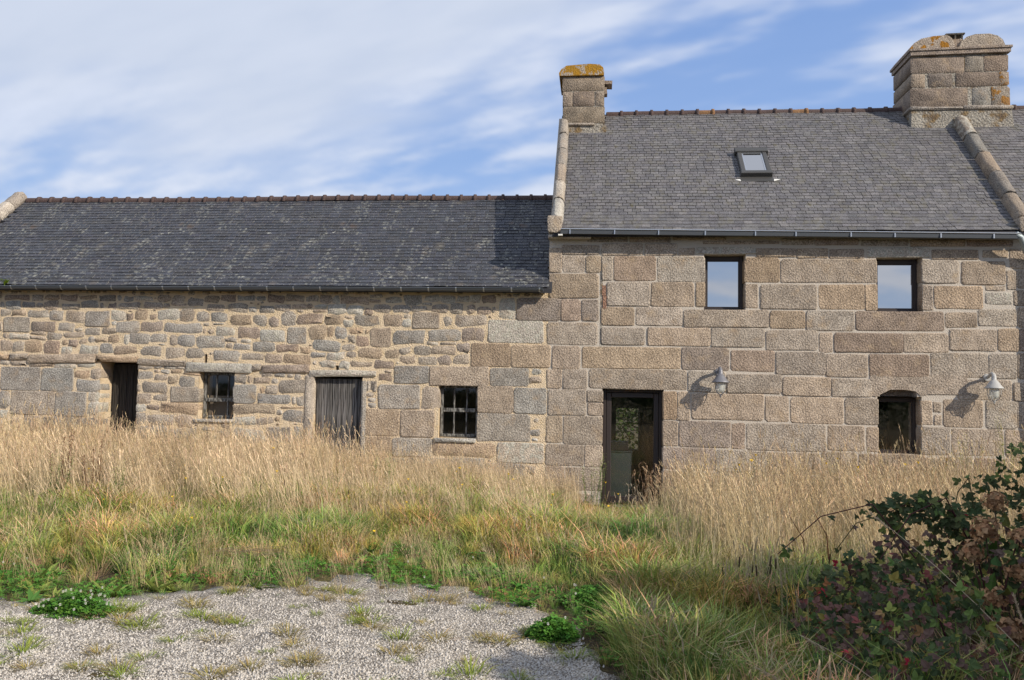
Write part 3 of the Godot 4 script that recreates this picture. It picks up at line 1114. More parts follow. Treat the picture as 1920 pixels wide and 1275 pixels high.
func right_chimney(house: Node) -> void:
	var st := begin()
	bx(st, 6.09, 6.6, -3.38, 7.86, 8.40, -2.42)
	var c := put("chimney", done(st), M.mortar_cement, house)
	st = begin()
	var o := [Vector2(6.04, 6.80), Vector2(6.055, 7.27), Vector2(7.90, 7.27), Vector2(7.96, 6.80)]
	prism(st, o, -3.6, -2.36)
	put("mortar_apron", done(st), M.mortar_cement, c)
	for s in [[6.05, 7.30, 7.12, 7.70, 4], [7.21, 7.34, 7.49, 7.69, 2], [7.56, 7.32, 7.90, 7.705, 0], [6.07, 7.715, 6.33, 7.985, 0], [6.39, 7.72, 6.84, 7.985, 4], [6.90, 7.725, 7.70, 8.0, 4], [7.715, 7.73, 7.89, 8.0, 0], [6.07, 8.0, 7.07, 8.32, 4], [7.085, 8.01, 7.42, 8.33, 0], [7.435, 8.015, 7.88, 8.335, 4]]:
		block(c, s[0], s[1], s[2], s[3], -2.41, 0.98, s[4], M.granite_orange if s[4] == 0 and s[0] > 7.2 else M.granite)
	for s in [[6.02, 7.245, 7.0, 7.31], [7.01, 7.25, 7.93, 7.32]]:
		var d := put("drip_stone", stone_mesh(s[2] - s[0], s[3] - s[1], 0.02, 0.01, 0.06, 1.1, tone(2, 0.05)), M.granite, c)
		d.position = Vector3((s[0] + s[2]) * 0.5, (s[1] + s[3]) * 0.5, -2.38)
	st = begin(tone(4, 0.05))
	var t := Transform3D(Basis(Vector3.BACK, 0.022), Vector3(6.98, 8.40, 0))
	tbox(st, t * Transform3D(Basis(), Vector3(0, 0.0, -2.90)), Vector3(1.86, 0.085, 1.10))
	tbox(st, t * Transform3D(Basis(), Vector3(0, 0.06, -2.90)), Vector3(1.91, 0.04, 1.15))
	put("string_course", done(st), M.granite, c)
	# two rounded stones on top with a clay filled notch between them
	st = begin(tone(0, 0.05))
	prism(st, [Vector2(6.03, 8.47), Vector2(6.13, 8.60), Vector2(6.27, 8.69), Vector2(6.50, 8.735), Vector2(6.72, 8.75), Vector2(6.80, 8.73), Vector2(6.86, 8.66), Vector2(6.91, 8.49)], -3.5, -2.40)
	put("cap_stone", done(st), M.granite_orange, c)
	st = begin(tone(0, 0.05))
	prism(st, [Vector2(6.98, 8.49), Vector2(7.02, 8.62), Vector2(7.12, 8.71), Vector2(7.28, 8.76), Vector2(7.55, 8.765), Vector2(7.70, 8.72), Vector2(7.79, 8.64), Vector2(7.84, 8.52)], -3.5, -2.41)
	put("cap_stone", done(st), M.granite, c)
	st = begin(Color(0.33, 0.27, 0.22))
	prism(st, [Vector2(6.90, 8.48), Vector2(6.84, 8.68), Vector2(7.06, 8.69), Vector2(6.97, 8.48)], -3.4, -2.45)
	put("clay_filling", done(st), M.granite, c)
	st = begin(Color(0.10, 0.095, 0.09))
	tbox(st, Transform3D(Basis(Vector3.BACK, 0.03), Vector3(6.97, 8.835, -2.85)), Vector3(0.36, 0.028, 0.6))
	for x in [6.82, 6.97, 7.10]:
		bx(st, x - 0.014, 8.67, -2.6, x + 0.014, 8.825, -2.56)
	bx(st, 6.84, 8.69, -3.1, 7.10, 8.82, -3.06)
	tbox(st, Transform3D(Basis(), Vector3(6.66, 8.765, -2.7)), Vector3(0.14, 0.02, 0.3))
	put("chimney_vent", done(st), M.granite, c)


func skylight(house: Node, eave: Vector2, ridge: Vector2) -> void:
	var slope := (ridge - eave).length()
	var up := Vector3(0, ridge.y - eave.y, ridge.x - eave.x) / slope
	var out := Vector3.RIGHT.cross(up).normalized()
	var st := begin()
	var x0 := -0.27
	var x1 := 0.27
	var l := 0.82
	cbox(st, x0, 0.0, -0.05, x0 + 0.085, l, 0.10, 0.012)
	cbox(st, x1 - 0.085, 0.0, -0.05, x1, l, 0.10, 0.012)
	cbox(st, x0 - 0.01, -0.02, -0.05, x1 + 0.01, 0.07, 0.108, 0.012)
	cbox(st, x0 - 0.035, l - 0.06, -0.05, x1 + 0.035, l + 0.07, 0.125, 0.012)
	var s := put("skylight", done(st), M.skylight_metal, house)
	s.transform = Transform3D(Basis(Vector3.RIGHT, up, out), Vector3(2.86, eave.y, eave.x) + up * 1.76)
	st = begin()
	for k in [[x0 + 0.085, 0.07, x0 + 0.11, l - 0.06], [x1 - 0.11, 0.07, x1 - 0.085, l - 0.06], [x0 + 0.11, 0.07, x1 - 0.11, 0.095], [x0 + 0.11, l - 0.085, x1 - 0.11, l - 0.06]]:
		bx(st, k[0], k[1], 0.0, k[2], k[3], 0.085)
	put("inner_frame", done(st), M.zinc_bright, s)
	st = begin()
	quad(st, Vector3(x0 + 0.11, l - 0.085, 0.075), Vector3(x1 - 0.11, l - 0.085, 0.075), Vector3(x1 - 0.11, 0.095, 0.075), Vector3(x0 + 0.11, 0.095, 0.075))
	put("pane", done(st), M.coated_glass, s)
	st = begin()
	bx(st, x0 - 0.02, -0.17, 0.005, x1 + 0.02, -0.02, 0.016)
	put("flashing", done(st), M.skylight_metal, s)
	st = begin()
	prism(st, [Vector2(x0 - 0.12, -0.115), Vector2(x0 - 0.03, -0.105), Vector2(x0 - 0.021, -0.17)], 0.010, 0.018)
	prism(st, [Vector2(x1 + 0.03, -0.105), Vector2(x1 + 0.14, -0.11), Vector2(x1 + 0.021, -0.17)], 0.010, 0.018)
	put("flashing_tip", done(st), M.white_clip, s)


func modern_window(house: Node, o: Array, z: float, glass: Material, w: float) -> void:
	var st := begin()
	cbox(st, o[0], o[1], z - 0.07, o[0] + w, o[3], z, 0.006)
	cbox(st, o[2] - w, o[1], z - 0.07, o[2], o[3], z, 0.006)
	cbox(st, o[0] + w, o[1], z - 0.07, o[2] - w, o[1] + w, z - 0.002, 0.006)
	cbox(st, o[0] + w, o[3] - w - 0.02, z - 0.07, o[2] - w, o[3], z - 0.002, 0.006)
	var win := put("window", done(st), M.brown_frame, house)
	st = begin()
	var b := 0.018
	cbox(st, o[0] + w, o[1] + w, z - 0.06, o[0] + w + b, o[3] - w - 0.02, z - 0.015, 0.003)
	cbox(st, o[2] - w - b, o[1] + w, z - 0.06, o[2] - w, o[3] - w - 0.02, z - 0.015, 0.003)
	cbox(st, o[0] + w + b, o[1] + w, z - 0.06, o[2] - w - b, o[1] + w + b, z - 0.016, 0.003)
	cbox(st, o[0] + w + b, o[3] - w - 0.02 - b, z - 0.06, o[2] - w - b, o[3] - w - 0.02, z - 0.016, 0.003)
	put("sash", done(st), M.brown_frame, win)
	st = begin()
	var a := z - 0.035
	quad(st, Vector3(o[0] + w + b, o[3] - w - 0.02 - b, a), Vector3(o[2] - w - b, o[3] - w - 0.02 - b, a), Vector3(o[2] - w - b, o[1] + w + b, a), Vector3(o[0] + w + b, o[1] + w + b, a))
	put("pane", done(st), glass, win)
	if glass == M.pane:
		double_glazing(win, o[0] + w + b, o[1] + w + b, o[2] - w - b, o[3] - w - 0.02 - b, a)


# the three further glass faces of a double glazed unit
func double_glazing(parent: Node, x0: float, y0: float, x1: float, y1: float, z: float) -> void:
	for k in [0.004, 0.018, 0.022]:
		var st := begin()
		quad(st, Vector3(x0, y1, z - k), Vector3(x1, y1, z - k), Vector3(x1, y0, z - k), Vector3(x0, y0, z - k))
		put("pane", done(st), M.pane, parent)


func glass_door(house: Node) -> void:
	var o := GLASS_DOORWAY
	var z := -0.19
	var st := begin()
	cbox(st, o[0], o[1], z - 0.08, o[0] + 0.055, o[3], z, 0.006)
	cbox(st, o[2] - 0.05, o[1], z - 0.08, o[2], o[3], z, 0.006)
	cbox(st, o[0] + 0.055, o[3] - 0.055, z - 0.08, o[2] - 0.05, o[3], z - 0.002, 0.006)
	var d := put("door", done(st), M.brown_frame, house)
	st = begin()
	var x0: float = o[0] + 0.06
	var x1: float = o[2] - 0.055
	var y0: float = o[1] + 0.012
	var y1: float = o[3] - 0.06
	cbox(st, x0, y0, z - 0.06, x0 + 0.085, y1, z - 0.012, 0.008)
	cbox(st, x1 - 0.085, y0, z - 0.06, x1, y1, z - 0.012, 0.008)
	cbox(st, x0 + 0.085, y0, z - 0.06, x1 - 0.085, y0 + 0.12, z - 0.014, 0.008)
	cbox(st, x0 + 0.085, y1 - 0.085, z - 0.06, x1 - 0.085, y1, z - 0.014, 0.008)
	put("door_leaf", done(st), M.brown_frame, d)
	st = begin()
	quad(st, Vector3(x0 + 0.085, y1 - 0.085, z - 0.035), Vector3(x1 - 0.085, y1 - 0.085, z - 0.035), Vector3(x1 - 0.085, y0 + 0.12, z - 0.035), Vector3(x0 + 0.085, y0 + 0.12, z - 0.035))
	put("pane", done(st), M.pane, d)
	double_glazing(d, x0 + 0.085, y0 + 0.12, x1 - 0.085, y1 - 0.085, z - 0.035)
	st = begin(Color(0.24, 0.15, 0.09))
	bx(st, 0.50, o[3] - 0.038, z - 0.01, 0.74, o[3] - 0.018, z + 0.006)
	put("wooden_strip", done(st), M.weathered_wood, d)
	st = begin(tone(3, 0.05))
	cbox(st, 0.16, -0.34, -0.3, 1.1, -0.235, 0.07, 0.012)
	put("door_step", done(st), M.granite, house)


func make_adjoining_house() -> void:
	var n := base("adjoining_house")
	tag(n, "neighbouring house with grey slate roof beyond the right hand stone coping", "house")
	var eave := Vector2(0.22, 4.40)
	var ridge := Vector2(-2.95, 7.47)
	var st := begin()
	roof_boards(st, 7.0, 12.5, eave, ridge)
	var roof := put("roof", done(st), M.underlay, n)
	slates(roof, 7.06, 12.4, eave, ridge, 0.099, 0.165, [Color(0.21, 0.207, 0.222), Color(0.188, 0.186, 0.20), Color(0.236, 0.23, 0.24)], M.slate, [], func(x: float, f: float) -> bool: return not (f > 0.82 and x < 7.9))
	st = begin()
	quad(st, Vector3(7.0, 7.45, -2.97), Vector3(12.5, 7.45, -2.97), Vector3(12.5, 4.38, -6.1), Vector3(7.0, 4.38, -6.1))
	put("back_slope", done(st), M.underlay, roof)
	ridge_tiles(roof, 7.92, 12.4, 7.42, -2.95, 0.305, func(_x: float) -> float: return 0.0)
	var wall := mortar_wall(n, 7.0, 12.4, -0.7, 4.36, [], M.mortar_grey, 0.6, 0.006)
	for r in 11:
		var x := 7.02
		while x < 12.3:
			var w := rng.randf_range(0.5, 1.0)
			stones(wall, "stone", 0, M.granite, [x * 100 + 1, -50 + r * 43, (x + w) * 100 - 1.5, -9.5 + r * 43], 0.03, 0.006, 0.012)
			x += w
	gable(n, "gable_wall", 12.0, 12.4, [Vector2(-0.03, -0.7), Vector2(-0.03, 4.40), Vector2(-2.95, 7.38), Vector2(-5.9, 4.40), Vector2(-5.9, -0.7)], M.mortar_grey)
	st = begin()
	bx(st, 7.0, -0.7, -5.9, 12.0, 4.4, -5.5)
	put("back_wall", done(st), M.mortar_grey, n)


# ---------------------------------------------------------------- lamps and the things behind the door

func make_lamps() -> void:
	wall_lamp(Vector3(2.045, 1.98, 0.012), M.lamp_zinc, 1.12, "grey metal bulkhead lamp on the wall above and right of the glass door")
	wall_lamp(Vector3(6.335, 1.95, 0.012), M.lamp_white, 1.12, "white painted bulkhead lamp on the wall right of the low window")


func wall_lamp(at: Vector3, metal: Material, s: float, label: String) -> void:
	var l := base("wall_lamp", at)
	tag(l, label, "lamp", "bulkhead lamps on the granite wall")
	l.scale = Vector3(s, s, 1.08)
	var st := begin()
	st.set_smooth_group(1)
	tube(st, [Vector3(0, 0.06, 0.0), Vector3(0, 0.06, 0.025)], 0.055, 0.05, 14)
	put("wall_plate", done(st), metal, l)
	st = begin()
	tube(st, [Vector3(0, 0.06, 0.02), Vector3(0, 0.09, 0.10), Vector3(0, 0.115, 0.16), Vector3(0, 0.10, 0.21), Vector3(0, 0.05, 0.225)], 0.022, 0.026, 8)
	put("bracket", done(st), metal, l)
	var c := Vector3(0, -0.02, 0.225)
	st = begin()
	lathe(st, [Vector2(0.001, 0.125), Vector2(0.026, 0.12), Vector2(0.034, 0.085), Vector2(0.034, 0.04), Vector2(0.045, 0.035), Vector2(0.065, 0.01), Vector2(0.10, -0.045), Vector2(0.128, -0.07), Vector2(0.128, -0.084), Vector2(0.05, -0.07), Vector2(0.001, -0.07)], c, 20)
	put("shade", done(st), metal, l)
	st = begin()
	lathe(st, [Vector2(0.062, -0.072), Vector2(0.070, -0.11), Vector2(0.068, -0.18), Vector2(0.05, -0.222), Vector2(0.001, -0.235)], c, 16)
	put("glass_jar", done(st), M.lamp_glass, l)
	for k in 4:
		var a := PI / 4 + k * PI / 2
		var d := Vector3(cos(a), 0, sin(a))
		st = begin()
		tube(st, [c + d * 0.095 + Vector3(0, -0.075, 0), c + d * 0.092 + Vector3(0, -0.16, 0), c + d * 0.07 + Vector3(0, -0.225, 0), c + Vector3(0, -0.262, 0) + d * 0.01], 0.006, 0.006, 5)
		put("guard_wire", done(st), metal, l)
	st = begin()
	lathe(st, [Vector2(0.001, -0.25), Vector2(0.018, -0.258), Vector2(0.018, -0.272), Vector2(0.009, -0.282), Vector2(0.012, -0.295), Vector2(0.001, -0.306)], c, 10)
	put("finial", done(st), metal, l)


func make_door_things() -> void:
	var cup := base("cupboard", Vector3(0.43, -0.215, -0.44))
	tag(cup, "low grey green cupboard standing inside behind the glass door", "cupboard")
	var st := begin()
	cbox(st, -0.22, 0.0, -0.22, 0.20, 0.86, 0.13, 0.01)
	put("cabinet", done(st), M.board_green, cup)
	st = begin()
	cbox(st, -0.23, 0.862, -0.23, 0.21, 0.885, 0.145, 0.006)
	put("top_board", done(st), M.board_green, cup)
	var box := base("tool_box", Vector3(0.42, 0.672, -0.42))
	tag(box, "black box with scalloped top edge on the cupboard behind the glass door", "box")
	st = begin()
	cbox(st, -0.15, 0.0, -0.12, 0.15, 0.15, 0.10, 0.012)
	put("body", done(st), M.brown_frame, box)
	st = begin()
	for k in 3:
		tube(st, [Vector3(-0.15 + 0.1 * k, 0.155, 0.08), Vector3(-0.10 + 0.1 * k, 0.175, 0.08), Vector3(-0.05 + 0.1 * k, 0.155, 0.08)], 0.008, 0.008, 5)
	put("scalloped_edge", done(st), M.zinc, box)


# stones of the front walls, as measured on the wall: left, bottom, right, top in centimetres
func house_stones(wall: Node, holes: Array) -> void:
	stones(wall, "stone", 0, M.granite, [-16.4, 424.6, 51.6, 434, 128.5, 427.8, 216.4, 434, -60.2, 403.1, 3.3, 419.2, 8.1, 402, 77, 421.6, 80.6, 402, 135.7, 421.6, 138.1, 401.6, 164.3, 414.3, -82, 372.2, -61.1, 414.2, -59.8, 372.3, -20.8, 400.7, -83.5, 248.2, 1.6, 285.2, 8.5, 359, 26.6, 400, 102.4, 356.3, 181.8, 400.1, 17.4, 315.2, 89.6, 355.5, 92, 314.5, 163.4, 355.3, 66.6, 281.7, 144.6, 312.4, 147, 280.3, 286, 309.3, 8.4, 248.4, 80.5, 277.5, 86.5, 248.2, 190.8, 278.3, 193.1, 246.9, 279.7, 278, -11.3, 173.7, 152.1, 206.4, 308.8, 420.2, 361.5, 429.8, 436.8, 418.4, 513.7, 428.2, 517.3, 417.1, 602.8, 428.1, 178.6, 421.2, 303.9, 426.2, 266.9, 399.3, 332.1, 413.3, 387, 396.9, 442.7, 412.6, 550.4, 395.9, 623.7, 411.6, 672.8, 380, 711.2, 413.3, 307, 356.5, 462.8, 394.9, 534.2, 356, 591.4, 393.4, 597.3, 353.8, 665.3, 392.2, 667.5, 346.2, 681.5, 377.4, 682.6, 347.9, 710.5, 377.5, 248.2, 313, 269.3, 353.5, 274.2, 312.1, 365.4, 352.5, 534.2, 311.2, 550.7, 352.2, 634.5, 344, 664.9, 352.6, 677.4, 319.6, 709.9, 344.6, 348.2, 275.7, 424.9, 308.8, 570.3, 283.1, 619.6, 307.8, 622, 286.1, 681.5, 312.8, 683.8, 284.1, 709.3, 317.2, 282.7, 242.9, 366.8, 275.6, 369.2, 239.9, 389.7, 272.4, 504.7, 241.9, 574.5, 272.7, 576.9, 245.2, 649.4, 279.6, 299.3, 202.8, 378.7, 239.4, 379.8, 199.7, 445.9, 236.6, 546.9, 202, 635.9, 241.3, 638.2, 200.6, 680, 240.9, 682.4, 201.1, 707.8, 242.5, 309.9, 167, 386.4, 198.1, 388.8, 167.3, 452.8, 195.7, 588.6, 164.8, 672.4, 197.7, 674.6, 164.6, 706.9, 193.8, -14, 151.1, 12.3, 170.4, -12.5, 128.3, 12.3, 148.7, 137.5, 122.8, 157.5, 170.4, 161.1, 125.4, 278.9, 168.1, 113.2, 79.5, 137.7, 121.1, 201.1, 38.6, 282.2, 74.2, 155, 171.1, 216.1, 205.7, 218.4, 170, 307.8, 201.2, 113.2, 7.7, 166.2, 38.4, 168.6, 6, 239.5, 36.5, 241.8, 4.6, 320, 36.3, 113.2, -25, 181.5, 4.4, 276.4, -25.2, 319.9, 2.7, 281, 123.1, 319.1, 165.4, 322.5, 121.6, 406.7, 164.2, 409.6, 121.6, 462.8, 164.6, 530.2, 122.9, 547.3, 162.2, 549.8, 144.1, 561.5, 160.1, 550.7, 123.3, 561.3, 139.2, 564.9, 120.4, 627, 164.5, 631.7, 119.2, 678.2, 164.3, 680.5, 120.1, 710.5, 163.8, 251, 75.8, 378.7, 120, 381.9, 78.4, 440.4, 119.1, 443.5, 77.6, 462.8, 117.5, 530.2, 74.3, 574.4, 119.5, 577.2, 74.7, 657.7, 117.2, 661.1, 73.9, 709.6, 117.4, 284, 37.9, 368.9, 72.7, 371.3, 36.3, 428.9, 75.7, 431.9, 36, 534.4, 73.8, 536.7, 38.9, 554.4, 69.3, 557.9, 38.6, 609.3, 71.4, 658.1, 42.5, 708.8, 71.4, 333.7, 6, 405.9, 33, 408.3, 6.7, 467.8, 33.6, 470.2, 6.1, 538.7, 34.1, 541, 8.1, 608.8, 36, 611.2, 10.5, 708.2, 39.5, 333.6, -26.9, 420, 3.7, 517.2, -21.2, 608.4, 5.4, 610.7, -18.3, 707.6, 8.1, -74.9, 206, -27.4, 245.4, -83.5, 172.9, -58.1, 205, -55.4, 172.4, -14.8, 204.9, -80.6, 127.6, -16.3, 171.3, -53.4, 78.4, 12.3, 125.9, -83.5, 42.9, -19.6, 77.7, -17.4, 41.4, 12.3, 77.5, -83.5, 9.9, -51.9, 41.3, -49.1, 1, 12.3, 39.7, -83.5, -26.1, -51.5, 7.3, 501, -56.7, 569.8, -31.4, 632.2, -51.8, 694.1, -21.7, 399.3, -57.3, 462, -31.8, 300.9, -56.2, 336.7, -29.7, -49.1, -35.5, -4.7, -4.3, 185, -59, 220.3, -30.5, 26.5, -58.5, 97.6, -31.7, 365.4, -42.1, 381.5, -30.6, 606.1, -49.9, 621.1, -36.8, 571, -57.7, 587.9, -36.9, 474.9, -50.2, 499.1, -27, 370.2, -59.2, 384.8, -44.5, -69, -52.4, -54.9, -34.3, -44.8, -53.9, -25.7, -37.5, 345.3, -48.2, 363.3, -30.1, 580.3, -33.6, 596.9, -22.6, 108.8, -55.3, 125.6, -45.2, 607.7, -33.2, 625, -22.7], 0.028, 0.006, 0.014, holes, -0.009)
	stones(wall, "stone", 1, M.granite, [-18.8, 372.4, 6, 400.7, -81.4, 328.1, 2.7, 369.9, 167, 314.8, 181.8, 355.5, 8.1, 281.8, 63.5, 312.7, -23.8, 208.6, 141.3, 244.9, 334, 397.4, 383.8, 413.3, 630.8, 399.2, 669, 410.9, 248.2, 356.6, 305, 398, 368.8, 311.9, 442.1, 352.8, 443.7, 310.5, 462.8, 353, 553, 314.4, 629.6, 351.1, 288.9, 279.3, 345.8, 308.3, 652.9, 245.1, 684.3, 281.4, 113.2, 123.5, 135.2, 170.1, -83.5, 80.6, -56.2, 125.6], 0.028, 0.006, 0.014, holes, -0.009)
	stones(wall, "stone", 3, M.granite_white, [166.9, 404.2, 266, 415.5, 447.5, 399.2, 546.9, 414.6, 634.2, 321.8, 675.1, 340.3], 0.028, 0.006, 0.014, holes, -0.009)
	stones(wall, "stone", 4, M.granite, [55.2, 424.1, 123.7, 434, -60.5, 288.9, -27.2, 325.6, -25.4, 289.1, 3.2, 324.6, 29.1, 358, 99.3, 400, 143.7, 208, 221.4, 245.1, 225.3, 206.7, 296.3, 241.3, 363.9, 419.6, 433.2, 429, 605.1, 417.1, 679.1, 427, 428, 276.8, 567.9, 308.3, 393.3, 240.8, 502.3, 272.3, 686.1, 245.5, 708.6, 281.6, 449.5, 200.6, 543.3, 237.6, 140.1, 78.3, 224.3, 121.1, 226.7, 77.3, 248.7, 119.8, 113.2, 41.2, 198.8, 76.7, 183.8, -27.3, 274.1, 3.1, 611.7, 41.2, 655.8, 70.2, 422.4, -24.1, 514.8, 5.1, 127.3, -59.6, 177.5, -32.7, 225.6, -54.8, 284.2, -29.3, -1.4, -56.9, 22.4, -44.4], 0.028, 0.006, 0.014, holes, -0.009)


func outbuilding_stones(wall: Node, holes: Array) -> void:
	stones(wall, "stone", 0, M.granite, [-301.7, 131.8, -269.2, 174.6, -1034.6, 84.8, -994.7, 108.9, -1028.8, 316.9, -1004, 327.2, -786.3, 317.4, -762.3, 328.5, -761.1, 315.4, -733.4, 328.7, -1003.4, 301.2, -974.9, 316.7, -968.3, 301.9, -934.4, 312.9, -811.1, 305.4, -777, 315.8, -695.2, 299.5, -659.1, 314.6, -1088.8, 289.9, -1066.5, 301, -1065.7, 289.4, -1037.8, 300.3, -960.9, 277.5, -922.3, 299.5, -743.5, 281.8, -715.9, 304.7, -760.6, 308.2, -733, 314.9, -889.1, 258.3, -862.3, 269.3, -1026.6, 254.4, -996.8, 261, -1027.5, 246.3, -997.7, 253.6, -961.8, 250.2, -924.1, 260.4, -761.7, 238.2, -745.9, 258.7, -1085.3, 226.1, -1060.5, 244.4, -865.7, 222.7, -821.3, 236, -768.2, 216.5, -733.1, 234.7, -1062.6, 198.3, -1030.1, 208, -1026.1, 196.4, -978.3, 204.5, -908.2, 177.3, -888.2, 195.4, -786.4, 175.6, -762.5, 186.9, -818.8, 133.2, -791, 152.4, -795.6, 96.9, -746.8, 114.8, -744.2, 93.1, -711.9, 114.4, -550.4, 318, -515, 331.1, -513.7, 317, -488.2, 331.2, -485.7, 316.2, -463.9, 330.2, -449.3, 315.1, -398.7, 329.3, -568.2, 302, -538.8, 314.3, -537.7, 306.1, -511.6, 315.6, -371.4, 275.6, -338, 297.9, -435.2, 246.7, -420.8, 260.8, -445.6, 232.5, -420.4, 244.3, -340.2, 229, -320.1, 239.6, -436.6, 219.6, -416.4, 231.4, -627.8, 212.6, -586, 226.9, -583.4, 208.4, -550.4, 226.2, -427.9, 202.3, -388.4, 215.2, -339.8, 210.5, -311.4, 225.6, -602.8, 171.2, -572.2, 183.3, -580.3, 156.4, -557.1, 169.6, -596.7, 100.9, -563.7, 115, -225, 300.1, -208.3, 314, -283.5, 229.5, -241.6, 243.3, -245.5, 210.3, -217.7, 227.9, -1093.8, -12.1, -1063.7, 0.4, -1106.3, 322.4, -1084.5, 335.6, -555, 31.9, -533.2, 42.8, -644.1, 55.9, -621.7, 67.7, -998.9, 54.3, -978.8, 64.5, -957.2, 40.7, -939.3, 54.1, -674, 56.5, -656, 68.2, -1012.7, 28.2, -993.8, 37.6, -614.8, 28.5, -597.3, 41.2, -1011, 69.5, -996.2, 83.5, -1043.1, 43.9, -1028.5, 57.7, -542.2, 56.7, -521.4, 66, -583.7, 47.9, -566.2, 59.3, -1058, 93.7, -1038.8, 105.2, -817.4, 30.2, -800.6, 41.8, -976.6, 44.7, -962.4, 58, -112.2, 180.5, -93.4, 191.6], 0.06, 0.019, 0.014, holes, 0.0)
	stones(wall, "stone", 1, M.granite, [-279.6, 53.5, -169.3, 76.6, -1113.3, 153.6, -1083.2, 195.1, -1002.8, 318.3, -975.6, 328.6, -938.2, 320, -903.5, 329, -697.1, 315.8, -670.9, 327.8, -829.3, 283.5, -802.7, 302.8, -901, 242.8, -879.3, 251.2, -878.1, 240.6, -855.2, 256.7, -1037, 223, -1002, 245, -938.9, 177.7, -909.4, 191.5, -760, 170, -741.1, 184.3, -773.9, 116.6, -702.2, 136.8, -648.8, 276.7, -610.5, 294.6, -476.1, 278.5, -444.6, 295.9, -504.5, 251.9, -473, 276.9, -471.8, 256.9, -459.7, 274.6, -432.1, 262.1, -405.6, 275, -520.5, 226.9, -499.9, 238.7, -412.9, 220.1, -371.1, 237.7, -368.6, 219.4, -341.3, 235.8, -549.2, 207.3, -500.5, 225.5, -638.8, 117.4, -562, 136.3, -552.3, 128.9, -507.9, 133.8, -1093.9, 47.8, -1076, 65.6, -719.9, 48.7, -702.2, 59.5, -740.6, 31.2, -720.3, 44.7, -695, 71, -677.5, 81.5], 0.06, 0.019, 0.014, holes, 0.0)
	stones(wall, "stone", 2, M.granite, [-1090.1, 119.9, -1059.4, 151.5, -897, 315.8, -865, 328, -852.2, 316.2, -830.6, 327, -730.7, 309.6, -698.1, 325.3, -1079, 301.9, -1047.6, 315.9, -1046.4, 303.7, -1020.4, 315.3, -932.8, 303.3, -897.8, 318.4, -860.6, 303.1, -819.9, 314.6, -1034.3, 286.7, -992.2, 300.2, -992.1, 282.6, -964.9, 299.6, -713.3, 280.8, -689.6, 298.8, -684.6, 282.3, -654.7, 297.9, -974.1, 261.5, -943.2, 276.2, -922.5, 254.7, -892.8, 268.1, -861.3, 260.2, -818.1, 280.8, -772.6, 260, -700.7, 278.8, -995.2, 245.9, -966.8, 260.1, -834.9, 241.2, -798.3, 259.3, -797, 243.2, -764.3, 258.4, -744.6, 237.3, -714, 257.7, -710.2, 234.3, -657.6, 255.9, -1059.1, 223.9, -1038.3, 243.5, -892.6, 222.3, -867.1, 240.4, -816.2, 218, -774.6, 237.8, -730.5, 215.1, -695.9, 233.5, -818.8, 194.8, -789.6, 201.1, -934, 154.2, -888.2, 173.5, -930.6, 86.9, -888.2, 107.4, -929.3, 60.6, -888.2, 84.5, -818.8, 175.1, -790.3, 193.1, -739.7, 165.6, -709.8, 182.3, -808.2, 153.9, -761.6, 171.9, -788.5, 138.6, -759.7, 151.7, -818.8, 96.2, -796.9, 117.6, -818.8, 70.4, -758.3, 94.2, -755.6, 69.4, -701, 90.7, -637.9, 318.6, -604.5, 329.4, -336.5, 314.6, -304.9, 332.2, -654.6, 298.1, -617.5, 316.1, -596.4, 299.3, -569.4, 310.5, -389.9, 300.1, -358.8, 315.9, -355.2, 299.2, -324.2, 313.3, -321.9, 302.9, -294.8, 313.5, -608, 274.7, -579.7, 296.1, -555.3, 274.8, -529.6, 300.4, -422.9, 276.4, -377.3, 295.2, -458.5, 253.5, -435.6, 274.6, -353.9, 245.5, -297, 270, -656.1, 245.5, -635.1, 253.8, -642, 232.5, -610, 243.3, -607.5, 228.3, -565.8, 247.3, -496.5, 230.9, -446.9, 250.9, -677.4, 212, -629.6, 230.9, -498.4, 220.1, -473, 228.3, -638.8, 172, -615.2, 187.4, -556, 155.9, -508.4, 179.4, -594.3, 136.5, -533.4, 154.1, -523.6, 135, -507.9, 151.4, -547, 106.7, -507.9, 126.6, -527.7, 69.5, -507.9, 99.8, -389.8, 163, -378.4, 181.6, -283.8, 302.5, -257.1, 315, -254.3, 299.9, -229.2, 316.6, -265, 277.7, -249.7, 294.3, -244.1, 276.6, -188.5, 298.7, -289.7, 251.3, -233.8, 271.5, -315.7, 227.2, -284.9, 243.4, -306.9, 210.9, -274.7, 224.7, -797.7, 38.1, -773.7, 49.7, -618.6, 45, -594.7, 58.2, -662.2, 75.8, -647.7, 89, -1002.9, 42.2, -981.3, 52.3, -1024.9, 47.9, -1007, 57.1, -1060.3, 38, -1045.8, 50.4, -672.7, 44.5, -654.8, 54.9, -757.3, 57.1, -735.5, 68.5, -982.5, 28, -958.9, 38.4, -531.5, 42, -509.9, 52.2, -1069.6, 70.9, -1051.8, 84.1, -967.5, 63.1, -946.7, 72.6, -692.6, 86.3, -671.7, 95.4, -778.8, 56.9, -761.7, 69.6, -110.4, 91.5, -94, 102.1, -115.9, 25.6, -99.3, 39.6], 0.06, 0.019, 0.014, holes, 0.0)
